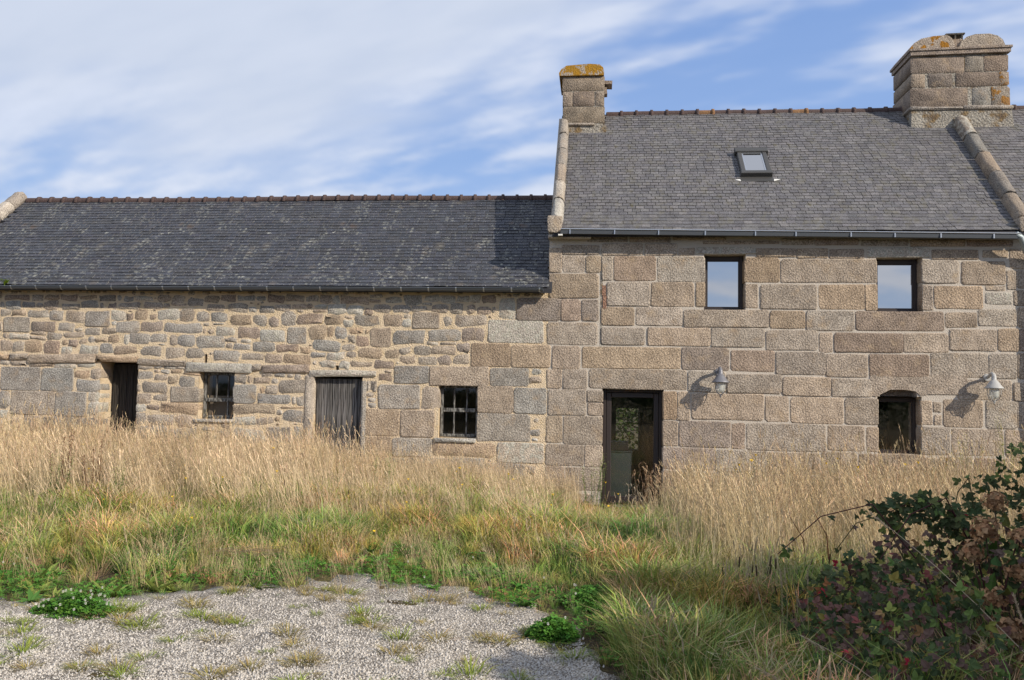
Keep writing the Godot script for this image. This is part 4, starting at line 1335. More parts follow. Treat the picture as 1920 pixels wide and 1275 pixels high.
	stones(wall, "stone", 3, M.granite_white, [-169.5, 289.6, -139.1, 326.8, -829.3, 318.3, -796.4, 327.1, -873.8, 283.1, -845.8, 300.1, -785, 283.9, -746, 303.2, -1068.5, 245.2, -1028.9, 257, -848.8, 238.4, -836.1, 259, -966.8, 221.4, -943.7, 232.8, -930.9, 220.7, -895.1, 237.4, -976.4, 195.1, -935.8, 204.4, -933.3, 197.6, -899.5, 204.9, -911.3, 136.3, -888.2, 153.2, -910.2, 111.1, -888.2, 135.1, -818.8, 118.8, -800.2, 132, -462.6, 314.9, -450.5, 329.1, -368.8, 317.9, -338.9, 328.5, -497, 305.9, -473.2, 313.5, -470.6, 297.1, -438, 314.6, -436.7, 296.2, -406.6, 312.7, -442.1, 276.2, -425.2, 287.9, -336.7, 277, -321.3, 288.7, -676.5, 257.5, -639.4, 271.9, -593.5, 247.5, -547, 268.9, -470.5, 217.3, -438.2, 230.4, -482.2, 202, -455.1, 215.7, -447.8, 200.7, -429.6, 213.6, -638.8, 97.8, -597.8, 113.8, -636.6, 69.8, -577.4, 93.3, -298.2, 320.1, -272.9, 331.6, -271.5, 317.9, -244.9, 331.8, -242.1, 319.4, -221.2, 330.5, -219.8, 319.6, -200.3, 332, -1109.1, 18.6, -1074.2, 35.8, -1098, 82.6, -1071.4, 97.7, -1083, 104.4, -1063.8, 116.7, -676, 29.8, -661, 43, -701.3, 40.8, -685.3, 53.5, -1037.3, 68.9, -1021.6, 82.4, -922.7, 44.6, -906.9, 56.3, -108.2, 195.2, -92.8, 205.8], 0.06, 0.019, 0.014, holes, 0.0)
	stones(wall, "stone", 4, M.granite, [-1079.9, 318.4, -1031.5, 328.2, -973, 317.7, -939.5, 328.8, -881, 302.4, -861.8, 314.6, -844.4, 283.3, -830.4, 295.4, -1026, 261.1, -978.1, 280.7, -815.7, 263.1, -774, 281.2, -952, 234.4, -934, 247, -1000.6, 222.2, -968.4, 244.2, -797.8, 123.3, -775.2, 132.4, -670.2, 317.2, -640.4, 330.4, -583.5, 316.6, -551.6, 330.9, -405.3, 295.2, -390.9, 308.2, -578.4, 273.6, -560, 291.5, -527.2, 278.5, -479.8, 296.8, -634.4, 251.8, -594.9, 273.1, -563.3, 228.4, -521.8, 244.2, -419.5, 239.8, -394.3, 259.8, -387.2, 201.7, -350.3, 216.9, -377.1, 180.8, -353.3, 193.6, -199.5, 318.3, -173.9, 332.1, -206.9, 298.9, -181.9, 314.1, -232.4, 251.9, -192.2, 275.3, -238.9, 232.4, -218.1, 248.9, -273.3, 209.9, -249.6, 226.5, -765, 31.1, -743.9, 41.8, -1063.7, 58.6, -1045.4, 70.1, -658.8, 31.5, -639.6, 43, -920.5, 32.5, -904.5, 43.5, -690.5, 55.9, -675.9, 67.3, -804.3, 54.7, -783.3, 64.5, -795.1, 25.2, -771.2, 35.9], 0.06, 0.019, 0.014, holes, 0.0)
	stones(wall, "stone", 0, M.granite, [-286.7, 175.2, -183.1, 207.6, -202.8, 129.3, -140.6, 174.2, -335.9, 85.7, -276.5, 130.9, -245, -13.9, -187.3, 15.8, -184.4, -17.4, -117.7, 10.8, -322.6, -13.1, -247.8, 14, -393.3, 240.2, -357.5, 273, -575, 71, -531.4, 96.8, -318.4, 273.1, -272.1, 300.9], 0.03, 0.008, 0.014, holes, -0.01)
	stones(wall, "stone", 1, M.granite, [-215.1, 208.3, -147.4, 248.1, -145.2, 207.9, -77.6, 246.6, -398.1, 85.7, -338.8, 131, -398.1, 49.8, -352.3, 84.1], 0.03, 0.008, 0.014, holes, -0.01)
	stones(wall, "stone", 2, M.granite, [-348.5, 177.4, -288.7, 207.8, -181.2, 175.2, -113.9, 206, -375.7, 133, -304, 174.3, -139.2, 129, -83.9, 172.5, -202.8, 80.8, -111.2, 127.4, -349.5, 51.3, -281.1, 83.5, -398.1, 14.6, -326.2, 47.4, -323.4, 16.7, -248.5, 49.3, -245.7, 18.5, -187.9, 50.9, -185, 13.5, -118.2, 43.3, -1080.6, 154.5, -1002.8, 195.9, -1000, 154, -940.1, 194.4, -1057.3, 110.1, -973.9, 152.4, -972.7, 109, -913.1, 152.5, -993, 73.8, -932.9, 107.5, -920.8, 270.9, -876, 298.6, -1079.6, 259.4, -1028.8, 286.4, -753.7, 138.2, -702.2, 164.4, -543.3, 244.4, -509.2, 273.2, -638.8, 137.9, -597.6, 169.8], 0.03, 0.008, 0.014, holes, -0.01)
	stones(wall, "stone", 3, M.granite_white, [-185.4, 249.9, -90.5, 288.3, -166.4, 44.9, -87, 78.7], 0.03, 0.008, 0.014, holes, -0.01)
	stones(wall, "stone", 4, M.granite, [-136.3, 288.7, -62.4, 327.1, -398.1, -15.3, -325.4, 11.9], 0.03, 0.008, 0.014, holes, -0.01)
	stones(wall, "ledge_stone", 0, M.granite, [-1123.5, 209.7, -1085.5, 219.1, -1063.8, 209.3, -1029, 220.3, -1026.7, 206, -898.1, 219.6, -818.8, 202.5, -728.7, 213.5], 0.03, 0.012, 0.05, holes, 0.0)
	stones(wall, "ledge_stone", 1, M.granite, [-1084.2, 210.1, -1065.9, 218.7, -897.1, 207.2, -818.9, 218.9], 0.03, 0.012, 0.05, holes, 0.0)
	stones(wall, "ledge_stone", 2, M.granite, [-605.7, 196.1, -589, 206.8], 0.03, 0.012, 0.05, holes, 0.0)
	stones(wall, "ledge_stone", 3, M.granite_white, [-727, 191.2, -605.7, 208.1, -500.4, 187.2, -382, 198.1], 0.03, 0.012, 0.05, holes, 0.0)
	stones(wall, "ledge_stone", 4, M.granite, [-587.7, 193.8, -501.7, 206.3], 0.03, 0.012, 0.05, holes, 0.0)
	var small := [-1142.1, 58.1, -1129.5, 65.7, -1178, 112.3, -1166.9, 119.5, -1189, 267.9, -1180.1, 275.1, -1170.6, 306.3, -1156.9, 313.5, -1096, 112.9, -1088.2, 117.8, -680.8, 21.2, -669.2, 26.4, -1106.1, 141.3, -1093.2, 148.3, -144, 329.8, -131.1, 335.2, -1158.4, 114.3, -1147.2, 120.7, -731.2, 49.5, -723.8, 54.1, -1128.2, 329.9, -1115.9, 335.9, -933, 44.9, -924.6, 49.6, -1170.3, 164.6, -1157.7, 169.2, -584.6, 60.9, -574.3, 66.3, -1034.3, 20.7, -1024.1, 25.2, -573.7, 29.3, -563.3, 34.9, -444.6, 330.8, -435, 337.2, -1144, 331.2, -1132.8, 336.8, -1194, 70.9, -1184.6, 78.1, -1190.9, 122.4, -1181, 129.5, -1141.8, 73, -1131, 78.8, -1089.1, 67, -1077.4, 72.4, -1234.1, 158.5, -1223.3, 164.5, -1002, 20.7, -986.2, 26, -1173.2, 298, -1162, 304.1, -1172.1, 178.1, -1161.3, 184.1, -836, 328.8, -828.9, 336.2, -1102.4, 295.2, -1091.1, 300.9, -362.6, 332, -353.4, 337, -790.7, 330.1, -776.5, 337.5, -537.4, 20.5, -530.2, 27.1, -1109.1, 268.2, -1101.4, 273.7, -701.9, 21.4, -686, 27.4, -861.4, 331.9, -846, 336.4, -1202.2, 46.4, -1191.9, 52.9, -153.8, 329.3, -145.9, 334.1, -704, 330, -688.8, 337, -496, 207.7, -488.9, 214.3, -1096.5, 267.4, -1089, 272.5, -821.2, 328.8, -811.2, 335.5, -1045.2, 29.2, -1030.4, 34.8, -1001.7, 332, -994.1, 337.3, -730.6, 329.4, -717.1, 337.3, -1120, 133.8, -1111.5, 140.9, -1157, 194.4, -1149.2, 199, -1236.2, 93.3, -1221.9, 99.8, -1064.1, 28.1, -1052.1, 33.7, -1122, 199, -1109.3, 204.5, -1218, 271.2, -1209.3, 277.4, -1170.9, 269.3, -1157.1, 275.3, -571.8, 20.6, -564.8, 27.3, -1151.1, 251.3, -1140.9, 258.5, -771.1, 44.5, -756.7, 51.4, -104.6, 113.6, -96.4, 121.5, -1236, 110.8, -1224.4, 117.6, -124.6, 329.8, -114.1, 336.3, -1138.7, 128.1, -1128.6, 135.5, -1218.3, 23.2, -1210.7, 27.8, -909.3, 331.7, -895.8, 336.3, -1093.5, 74.7, -1079.1, 80, -1158.9, 201.8, -1148.1, 207.1, -1226.2, 202.4, -1217.3, 208.5, -107.8, 81.3, -96.6, 87.2, -1047.3, 84.9, -1036.8, 89.7, -924.3, 20.2, -910.8, 27.9, -1102.3, 303.3, -1091.6, 307.9, -1123.9, 185.5, -1116.9, 191.5, -1026.2, 28.2, -1017.7, 35, -1227.4, 84.8, -1213.7, 90.1, -419.6, 332, -410.2, 336.9, -768.6, 21, -757.9, 27.7, -675.3, 73.9, -665.7, 80.2, -1201, 132.2, -1192.9, 139.2, -1072.5, 50.3, -1065.3, 56.4, -562.7, 22, -549, 26.5, -651.5, 20.3, -637.3, 25.2, -1189.6, 132.4, -1174.5, 140.2, -955, 55.6, -940.7, 60.3, -1199.9, 267, -1190.8, 271.8, -815.9, 45.4, -806.1, 53, -1236.2, 168.2, -1222.4, 172.9, -619.6, 61.7, -605.4, 66.7, -1084.7, 39.6, -1070.3, 44.7, -1107.2, 101.9, -1094.5, 107.2, -724.2, 20.2, -715.7, 27.8, -1069.7, 330.3, -1056.5, 335, -1127.4, 277.6, -1119, 282.9, -1153, 270.7, -1144.9, 277.5, -1020.7, 59.3, -1009, 64.4, -1232.5, 271.8, -1220.6, 278.4, -982.7, 332.6, -969.9, 337.1, -407.7, 331.2, -399.2, 337.5, -572.3, 61, -559.8, 67.6, -1164.7, 237, -1150.7, 243.2, -366.5, 195.1, -354, 199.8, -1234.3, 124.3, -1226.9, 129.1, -1220.4, 129.4, -1207.3, 135.2, -634, 46.6, -625.2, 54, -1160, 21.1, -1152.3, 28.8, -1178.7, 205.6, -1166.9, 211.3, -110.3, 331, -95.1, 336.1, -1105, 196.6, -1089.8, 202.3, -1177.2, 104.7, -1167.6, 110.5, -1205.9, 183, -1198.6, 187.5, -699.1, 273.6, -688.6, 279.4, -527.5, 299.7, -515.7, 304.4, -618.6, 331.8, -606.1, 336.5, -1068.8, 94.6, -1060.1, 99.9, -485.1, 332.7, -473.8, 337.2, -1202.1, 58.9, -1194.4, 63.9, -520.5, 33.6, -512.4, 38.8, -1200.6, 25.9, -1191.9, 33.6, -541.4, 49.3, -536.5, 54.1, -793.4, 321.5, -789.1, 325.1, -1226.6, 20.3, -1222.1, 23.7, -1142.8, 280.3, -1136.1, 283.7, -1148.9, 261.2, -1143.8, 265.7, -1190.8, 60, -1183, 64.3, -933.4, 52.6, -926.7, 57.6, -657.2, 332.1, -651.9, 335.4, -547.3, 21.6, -540.1, 25.1, -744.9, 332.8, -737.8, 337.3, -527.3, 22.5, -522.2, 26.5, -936.8, 333.7, -932, 337.1, -1187.3, 311.3, -1182.2, 315.9, -1166.7, 200.8, -1162.2, 204.3, -1213.3, 159.9, -1208.6, 163.1, -617.5, 21.5, -609.6, 24.9, -525.3, 101.6, -519.9, 105.1, -771.4, 330.6, -764.1, 335.1, -667.3, 21.4, -661.5, 25, -518.3, 57.3, -513, 61.6, -1008.6, 333.6, -1004, 336.8, -987.8, 66.7, -980.8, 69.9, -344, 330.4, -338.8, 334.2, -1137.7, 306, -1131.4, 309.9, -991, 35.2, -986.6, 39.1, -116.8, 20.5, -111.5, 24.1, -1127.4, 107.1, -1121.8, 111.4, -1033.5, 37.3, -1028.8, 41, -699, 33.3, -691.1, 38.2, -684.5, 30.2, -678.2, 34.6, -1126.6, 272.3, -1121.7, 275.3, -1118.6, 221.9, -1112.2, 225.2, -1019.9, 69.7, -1015.6, 73.7, -994.8, 68.5, -989.6, 72.6, -460.7, 332.6, -453.6, 337.2, -1122.8, 178.3, -1115, 183.3, -239.5, 333.5, -231.8, 337, -594.9, 21.2, -589.8, 24.9, -1097.8, 224, -1090.7, 228.2, -1201.5, 152.3, -1194.1, 155.4, -573.3, 38.9, -566.6, 42.9, -1151.6, 285.3, -1146.6, 289.3, -1047.1, 74.3, -1039.1, 77.6, -1023.6, 36.4, -1018.1, 39.7, -1104.3, 312.6, -1099.8, 316.2, -1139.6, 108.9, -1134.8, 113.6, -1091.8, 245.9, -1084.4, 249.2, -1144.5, 117.9, -1138.2, 121.4, -1213.4, 46.1, -1206.2, 49.1, -635.6, 20.5, -629.2, 25.1, -1132.9, 109, -1128.7, 113.5, -793.4, 300.1, -788.9, 303.7, -1119.2, 270.8, -1114.9, 274.8, -1205.9, 295.5, -1198.1, 299, -582.4, 333, -576.2, 336.4, -594.5, 314.9, -589, 318.6, -930.2, 23.8, -925.8, 28.3, -1097.4, 239.6, -1092.8, 244.4, -1194.3, 38.6, -1189.6, 42, -923.7, 331.1, -919.2, 335.7, -596.4, 333.9, -590.6, 337.5, -1163.1, 79, -1156.9, 83.2, -1205.9, 214.4, -1199.3, 217.7, -654.6, 67.9, -650.4, 72.5, -1229.9, 102.2, -1223.5, 106.4, -1165.1, 93.3, -1158.8, 98, -181.2, 45.6, -176.9, 49, -558.9, 99.8, -552.6, 103.8, -672.3, 332.6, -667.4, 337.5, -839.7, 298.4, -833.8, 301.9, -650.6, 332.4, -643, 335.5, -1116.5, 32.5, -1110.5, 36.9, -350.5, 334.2, -346.4, 337.3, -730.3, 62, -724.5, 65.1, -1202.8, 189.6, -1194.9, 194.4, -1191.3, 109, -1185.8, 113.9, -1058, 87.4, -1053.1, 91.2, -1188.7, 115.2, -1184.3, 118.3, -1206.6, 204.2, -1202.2, 207.9, -636.8, 334.7, -630.5, 337.8, -185.9, 292.6, -179.7, 297, -772.2, 39.4, -767.1, 42.8, -708.1, 95.6, -701.2, 99.2, -1164.3, 106.2, -1157.9, 109.2, -601.2, 311.9, -596.9, 316, -1055.2, 331.2, -1048.6, 335.8, -1119.4, 24.7, -1114.6, 29.6, -915.8, 332.7, -911.2, 336.5, -1179.4, 312.7, -1172.7, 316.9, -685.3, 223.2, -678.8, 226.7, -1073.8, 64.1, -1069.1, 68.4, -172, 329.6, -164.6, 334.2, -444.2, 247.5, -438.1, 251.7, -1235.5, 191.7, -1231.4, 195.7, -625.3, 38.8, -620.6, 42.2, -161.9, 332.9, -156.6, 337.1, -1179.3, 79.2, -1171.5, 83.4, -1159.6, 297.9, -1151.9, 301.9, -1234, 325.3, -1226.8, 329.1, -1151.1, 291.8, -1146.6, 296.7, -582.6, 20.6, -577.6, 24.7, -1164.2, 254.1, -1158.3, 258.5, -976.7, 62.8, -971.5, 66.5, -614.7, 314.1, -607.9, 317.2, -1129.1, 89.1, -1124.4, 92.2, -1236.9, 294.9, -1231.9, 298, -1090.6, 42.7, -1086.5, 46.6, -802.3, 329.1, -796.3, 332.9, -289.7, 333.7, -284.2, 337.1, -680.6, 47.2, -675.8, 50.9, -1211.2, 87.3, -1206.1, 90.6, -503.6, 240.2, -497.9, 243.5, -1166.2, 194.4, -1162, 199, -1164.5, 189.5, -1158.8, 193.1, -733, 23, -728.8, 26.5, -742.3, 22.5, -735.5, 26.4, -432, 333.9, -425.4, 338, -649.2, 48.7, -643.2, 51.9, -1158.1, 262.8, -1151.5, 267.7, -1110.6, 296.9, -1106.2, 301.6, -1109.9, 242.4, -1103.3, 246.3, -519.3, 26.2, -512.7, 29.6, -346, 210.7, -341.8, 214.1, -1200.4, 200.8, -1193.6, 205.4, -1015.4, 21.8, -1008.2, 26.7, -1192.5, 103.2, -1186.4, 107.3, -1105.9, 132.9, -1101.6, 137.6, -1012.9, 39.3, -1008.5, 44.1, -646.2, 76.3, -641.6, 80.1, -716.8, 210, -712.4, 213, -1143.3, 324.8, -1138.3, 329.2, -1190.1, 318, -1185.5, 322.8, -1037.9, 331.6, -1032.6, 334.9, -314.1, 334.5, -306.8, 337.6, -1045.3, 20.3, -1040.4, 25, -713.2, 63.2, -706.2, 67, -1191.7, 85.2, -1185.1, 89.1, -1117.5, 79.8, -1111.2, 83, -1089.7, 105.6, -1085.2, 108.8, -1219.8, 97.3, -1215.3, 100.9, -991.2, 28.4, -983.7, 32.1, -528.7, 30.6, -524.4, 35.4, -1081.3, 333.1, -1073.5, 337.7, -891.7, 332.4, -884.9, 335.5, -1149.7, 305.3, -1143, 309.6, -561.9, 334.1, -557.4, 337.9, -863.8, 318.3, -854.4, 329.3, -1089.6, 303.4, -1080.4, 315.7, -1019, 303.9, -1004.7, 313.7, -896.4, 304.7, -888.7, 314.5, -775.7, 306.8, -763.1, 314, -801.3, 283.6, -787.4, 294.5, -1087.3, 261.5, -1082.1, 278.7, -941.7, 261.8, -926.2, 267.8, -873.1, 273.3, -862.4, 281.8, -699.8, 260.5, -692.3, 270, -691, 259, -678.5, 268.9, -1081.1, 246.9, -1069.3, 257.9, -966.2, 235.9, -953.3, 246.9, -932.8, 239, -917.5, 248.5, -916.4, 241.3, -902.3, 253, -781.4, 238.5, -769.6, 241.6, -1083.6, 199.9, -1064, 208.2, -788.4, 196.6, -772.1, 201.4, -769.6, 196.2, -748.3, 201.7, -747, 196.5, -728.3, 202, -756.7, 188, -735.5, 195.6, -733.3, 185.5, -702.2, 190.3, -788.1, 189.4, -776.8, 195.1, -775.5, 187.7, -759.2, 195.3, -818.8, 154.6, -811.9, 169, -603.3, 320, -584.8, 328.3, -396.5, 326, -373.7, 331.9, -397.5, 317.7, -377.1, 323.6, -616.9, 299.5, -601.3, 309.1, -510.9, 306.3, -498.7, 315.8, -498.4, 299.3, -472.9, 305.2, -441.2, 288.6, -426.7, 294.9, -335.8, 289.9, -321.5, 298.1, -680.7, 276.7, -660.9, 279.4, -404.4, 262.2, -394.8, 271.7, -656, 233.7, -643.3, 244.2, -628.8, 243.9, -609.1, 251, -588.5, 184.6, -567.8, 192.4, -565.3, 184.2, -544.6, 192, -542.1, 184, -530, 191.1, -528.7, 180.7, -515.3, 191.3, -614, 173.5, -604.2, 186.5, -571, 173, -556.9, 182.4, -591.3, 154.9, -581.5, 167.9, -530.9, 137.1, -524.1, 151.2, -559.4, 117.9, -548.4, 127.3, -562.6, 106.1, -551.7, 115.5, -398.1, 162.8, -391, 180.3, -395.1, 143.1, -380.8, 151.3, -394.8, 133.8, -379.8, 142.4, -398.1, 152.4, -384.6, 160.5, -303.3, 314, -285.3, 318.5, -180.5, 300.4, -173.6, 311.5, -293.6, 244.2, -272.6, 250.3, -269.8, 244.5, -240.5, 250, -1233.7, 137.7, -1202.9, 157, -1155, 177.5, -1129.6, 191.4, -1192.8, 295.5, -1176.5, 309.2, -1237.7, 280.6, -1209.4, 293.6, -1153.8, 209.3, -1132, 229, -1128.9, 307.2, -1108.8, 326.7, -1185.9, 37, -1152.1, 51.4, -1190.1, 188.4, -1171.1, 200.9, -1183.3, 85.6, -1167.2, 103, -1192, 144.7, -1159.6, 160.5, -1235.3, 247.2, -1204.3, 266, -1236.6, -4, -1213.3, 12.6, -1232.6, 300.7, -1200.7, 319.6, -1153.4, 85.8, -1130.6, 105.2, -1225.8, 31.3, -1203.5, 44.7, -1180.3, 61.1, -1144.5, 77.4, -1169.6, 123.1, -1141.7, 141.8, -1180, 320.8, -1155.9, 334, -1112.7, 278.2, -1094.9, 292.4, -1197.4, 209.4, -1181.2, 225.8, -1139.1, 250.8, -1113.9, 269.3, -1129.8, 38.5, -1100, 56.2, -1138.6, -5.7, -1118.2, 11.7, -1207.9, -7.7, -1185.6, 5.7, -1143.8, 287.4, -1115.5, 300.5, -1151.5, 143.1, -1115.7, 157.5, -1232.6, 66.1, -1201.7, 82.9, -1195.6, 247.4, -1165.7, 262.9, -1234.3, 226.2, -1202.4, 243.5, -1221.8, 111.1, -1193.4, 123.4, -1145.6, 236.5, -1128.2, 249, -1126.9, 115, -1099, 131.6, -1201.6, 7, -1181.6, 19.2, -1126.2, 226.8, -1100.9, 241, -1172.1, -4.7, -1154.8, 13.5, -1220.7, 166.1, -1203, 180.7, -1147.8, 15, -1121.1, 34.8, -1124.8, 62.9, -1097.5, 77.7, -1227.7, 51.3, -1209.6, 64.1, -1178.2, 213.3, -1159.9, 230.1, -1171.2, 277.1, -1154.8, 295.3, -1196.7, 166.2, -1175.8, 182.8, -1150.1, 311.3, -1132, 323.4, -1228.7, 188.2, -1209.7, 200.2, -1211.9, 93.7, -1195.2, 109.4, -1128.8, 93.7, -1109.7, 105.9, -1234.5, 212.3, -1213.4, 224.5]
	small.append_array([-1151.6, 161, -1122.1, 175.6, -1225, 321.6, -1194.9, 334.9, -1206.1, 277.1, -1183.2, 291, -1141.6, 195.7, -1123.4, 207.8, -1179.6, 17.6, -1162.5, 32.4, -1112.1, 251.4, -1088.6, 264.8, -1197.6, 232.9, -1173.7, 245.7, -1150.5, 36.7, -1133.5, 52.7, -590.4, 30, -576.4, 40.5, -562.3, 47.9, -546.9, 58.1, -947.7, 25.9, -932, 35.4, -659.9, 92.5, -643, 102, -717.2, 33.9, -702.1, 43.2, -630, 27, -615.7, 36.6])
	chinking(wall, small, M.granite)


# ---------------------------------------------------------------- plants

# one blade of grass: root, tip, width, sideways turn of the flat, colours at root and tip
func blade(st: SurfaceTool, root: Vector3, mid: Vector3, tip: Vector3, w: float, side: Vector3, c0: Color, c1: Color) -> void:
	var s := side * w * 0.5
	var cm := c0.lerp(c1, 0.55)
	st.set_color(c0)
	st.add_vertex(root - s)
	st.set_color(cm)
	st.add_vertex(mid - s * 0.9)
	st.add_vertex(mid + s * 0.9)
	st.set_color(c0)
	st.add_vertex(root - s)
	st.set_color(cm)
	st.add_vertex(mid + s * 0.9)
	st.set_color(c0)
	st.add_vertex(root + s)
	st.set_color(cm)
	st.add_vertex(mid - s * 0.9)
	st.set_color(c1)
	st.add_vertex(tip)
	st.set_color(cm)
	st.add_vertex(mid + s * 0.9)


func green_tuft(n: int, h: float, spread: float, droop: float, w: float, c0: Color, c1: Color) -> ArrayMesh:
	var st := begin()
	for k in n:
		var a := rng.randf() * TAU
		var d := Vector3(cos(a), 0, sin(a))
		var l := h * rng.randf_range(0.55, 1.15)
		var root := d * spread * rng.randf() * 0.7
		var out := d * (spread * 0.5 + l * droop * rng.randf_range(0.3, 1.0))
		var mid := root + out * 0.4 + Vector3(0, l * 0.62, 0)
		var tip := root + out + Vector3(0, l * rng.randf_range(0.62, 1.0), 0)
		var f := rng.randf_range(0.75, 1.25)
		var yellow := rng.randf()
		var a0 := Color(c0.r * f, c0.g * f, c0.b * f)
		var a1 := Color(c1.r * f * (1.0 + 0.5 * yellow * yellow), c1.g * f, c1.b * f)
		blade(st, root, mid, tip, w * rng.randf_range(0.7, 1.3), Vector3(-d.z, 0, d.x).rotated(Vector3.UP, rng.randf_range(-0.8, 0.8)), a0, a1)
	return done(st)


# dry stalks with loose feathery heads, leaning a little to the left
func dry_tuft(n: int, h: float, spread: float, lean: float, c0: Color, c1: Color, head: Color, head_len: float) -> ArrayMesh:
	var st := begin()
	for k in n:
		var a := rng.randf() * TAU
		var root := Vector3(cos(a), 0, sin(a)) * spread * sqrt(rng.randf())
		var l := h * rng.randf_range(0.6, 1.12)
		var dir := Vector3(-lean * rng.randf_range(0.2, 1.5), 1.0, 0) + Vector3(rng.randf_range(-0.16, 0.16), 0, rng.randf_range(-0.16, 0.16))
		var bend := Vector3(rng.randf_range(-0.28, 0.1), 0, rng.randf_range(-0.16, 0.16)) * l
		var mid := root + dir.normalized() * l * 0.55
		var tip := root + dir.normalized() * l + bend * 0.6
		var f := rng.randf_range(0.8, 1.2)
		var b0 := Color(c0.r * f, c0.g * f, c0.b * f)
		var b1 := Color(c1.r * f, c1.g * f, c1.b * f)
		var side := Vector3(1, 0, 0).rotated(Vector3.UP, rng.randf_range(-1.2, 1.2))
		blade(st, root, mid, tip, 0.0052, side, b0, b1)
		if head_len > 0.0 and rng.randf() < 0.6:
			var q := (tip - mid).normalized()
			var hc := Color(head.r * f, head.g * f, head.b * f)
			var hl := head_len * rng.randf_range(0.7, 1.3)
			for j in 7:
				var at := tip - q * hl * (1.0 - j / 7.0)
				var s2 := Vector3(rng.randf_range(-1, 1), rng.randf_range(0.2, 0.9), rng.randf_range(-1, 1)).normalized()
				var e := at + s2 * hl * 0.17 * (1.15 - j / 7.0) + q * 0.025
				blade(st, at, at.lerp(e, 0.6) + q * 0.004, e, 0.006, s2.cross(q).normalized(), hc, hc)
		if rng.randf() < 0.7:                     # a curled dead leaf low on the stalk
			var lb := root + dir.normalized() * l * rng.randf_range(0.1, 0.4)
			var le := lb + Vector3(rng.randf_range(-0.14, 0.14), rng.randf_range(-0.02, 0.13), rng.randf_range(-0.14, 0.14))
			blade(st, lb, lb.lerp(le, 0.5) + Vector3(0, 0.035, 0), le, 0.007, Vector3(0, 0, 1), b0, b0)
	return done(st)


func in_view(x: float, z: float, margin: float) -> bool:
	var k := (14.6 - z) / 14.6
	return x > -11.3 * k - margin and x < 6.9 * k + margin


func in_bramble(x: float, z: float) -> bool:
	return z > 7.7 and z < 11.0 and x > 1.35 + absf(z - 9.2) * 0.25


func dryness(x: float, z: float) -> float:
	var n := noise.get_noise_2d(x * 0.45 + 9.0, z * 0.45) * 0.9
	var reach := 2.9
	if x < -6.5:
		reach = 3.3
	if x > 1.25:
		reach = 6.0
	elif x > -1.3:
		reach = lerpf(3.0, 1.1, clampf((x + 1.3) / 1.1, 0.0, 1.0)) if x < 0.3 else 0.7
	return 1.0 - smoothstep(reach - 1.3, reach + 1.5, z + n * 2.2)


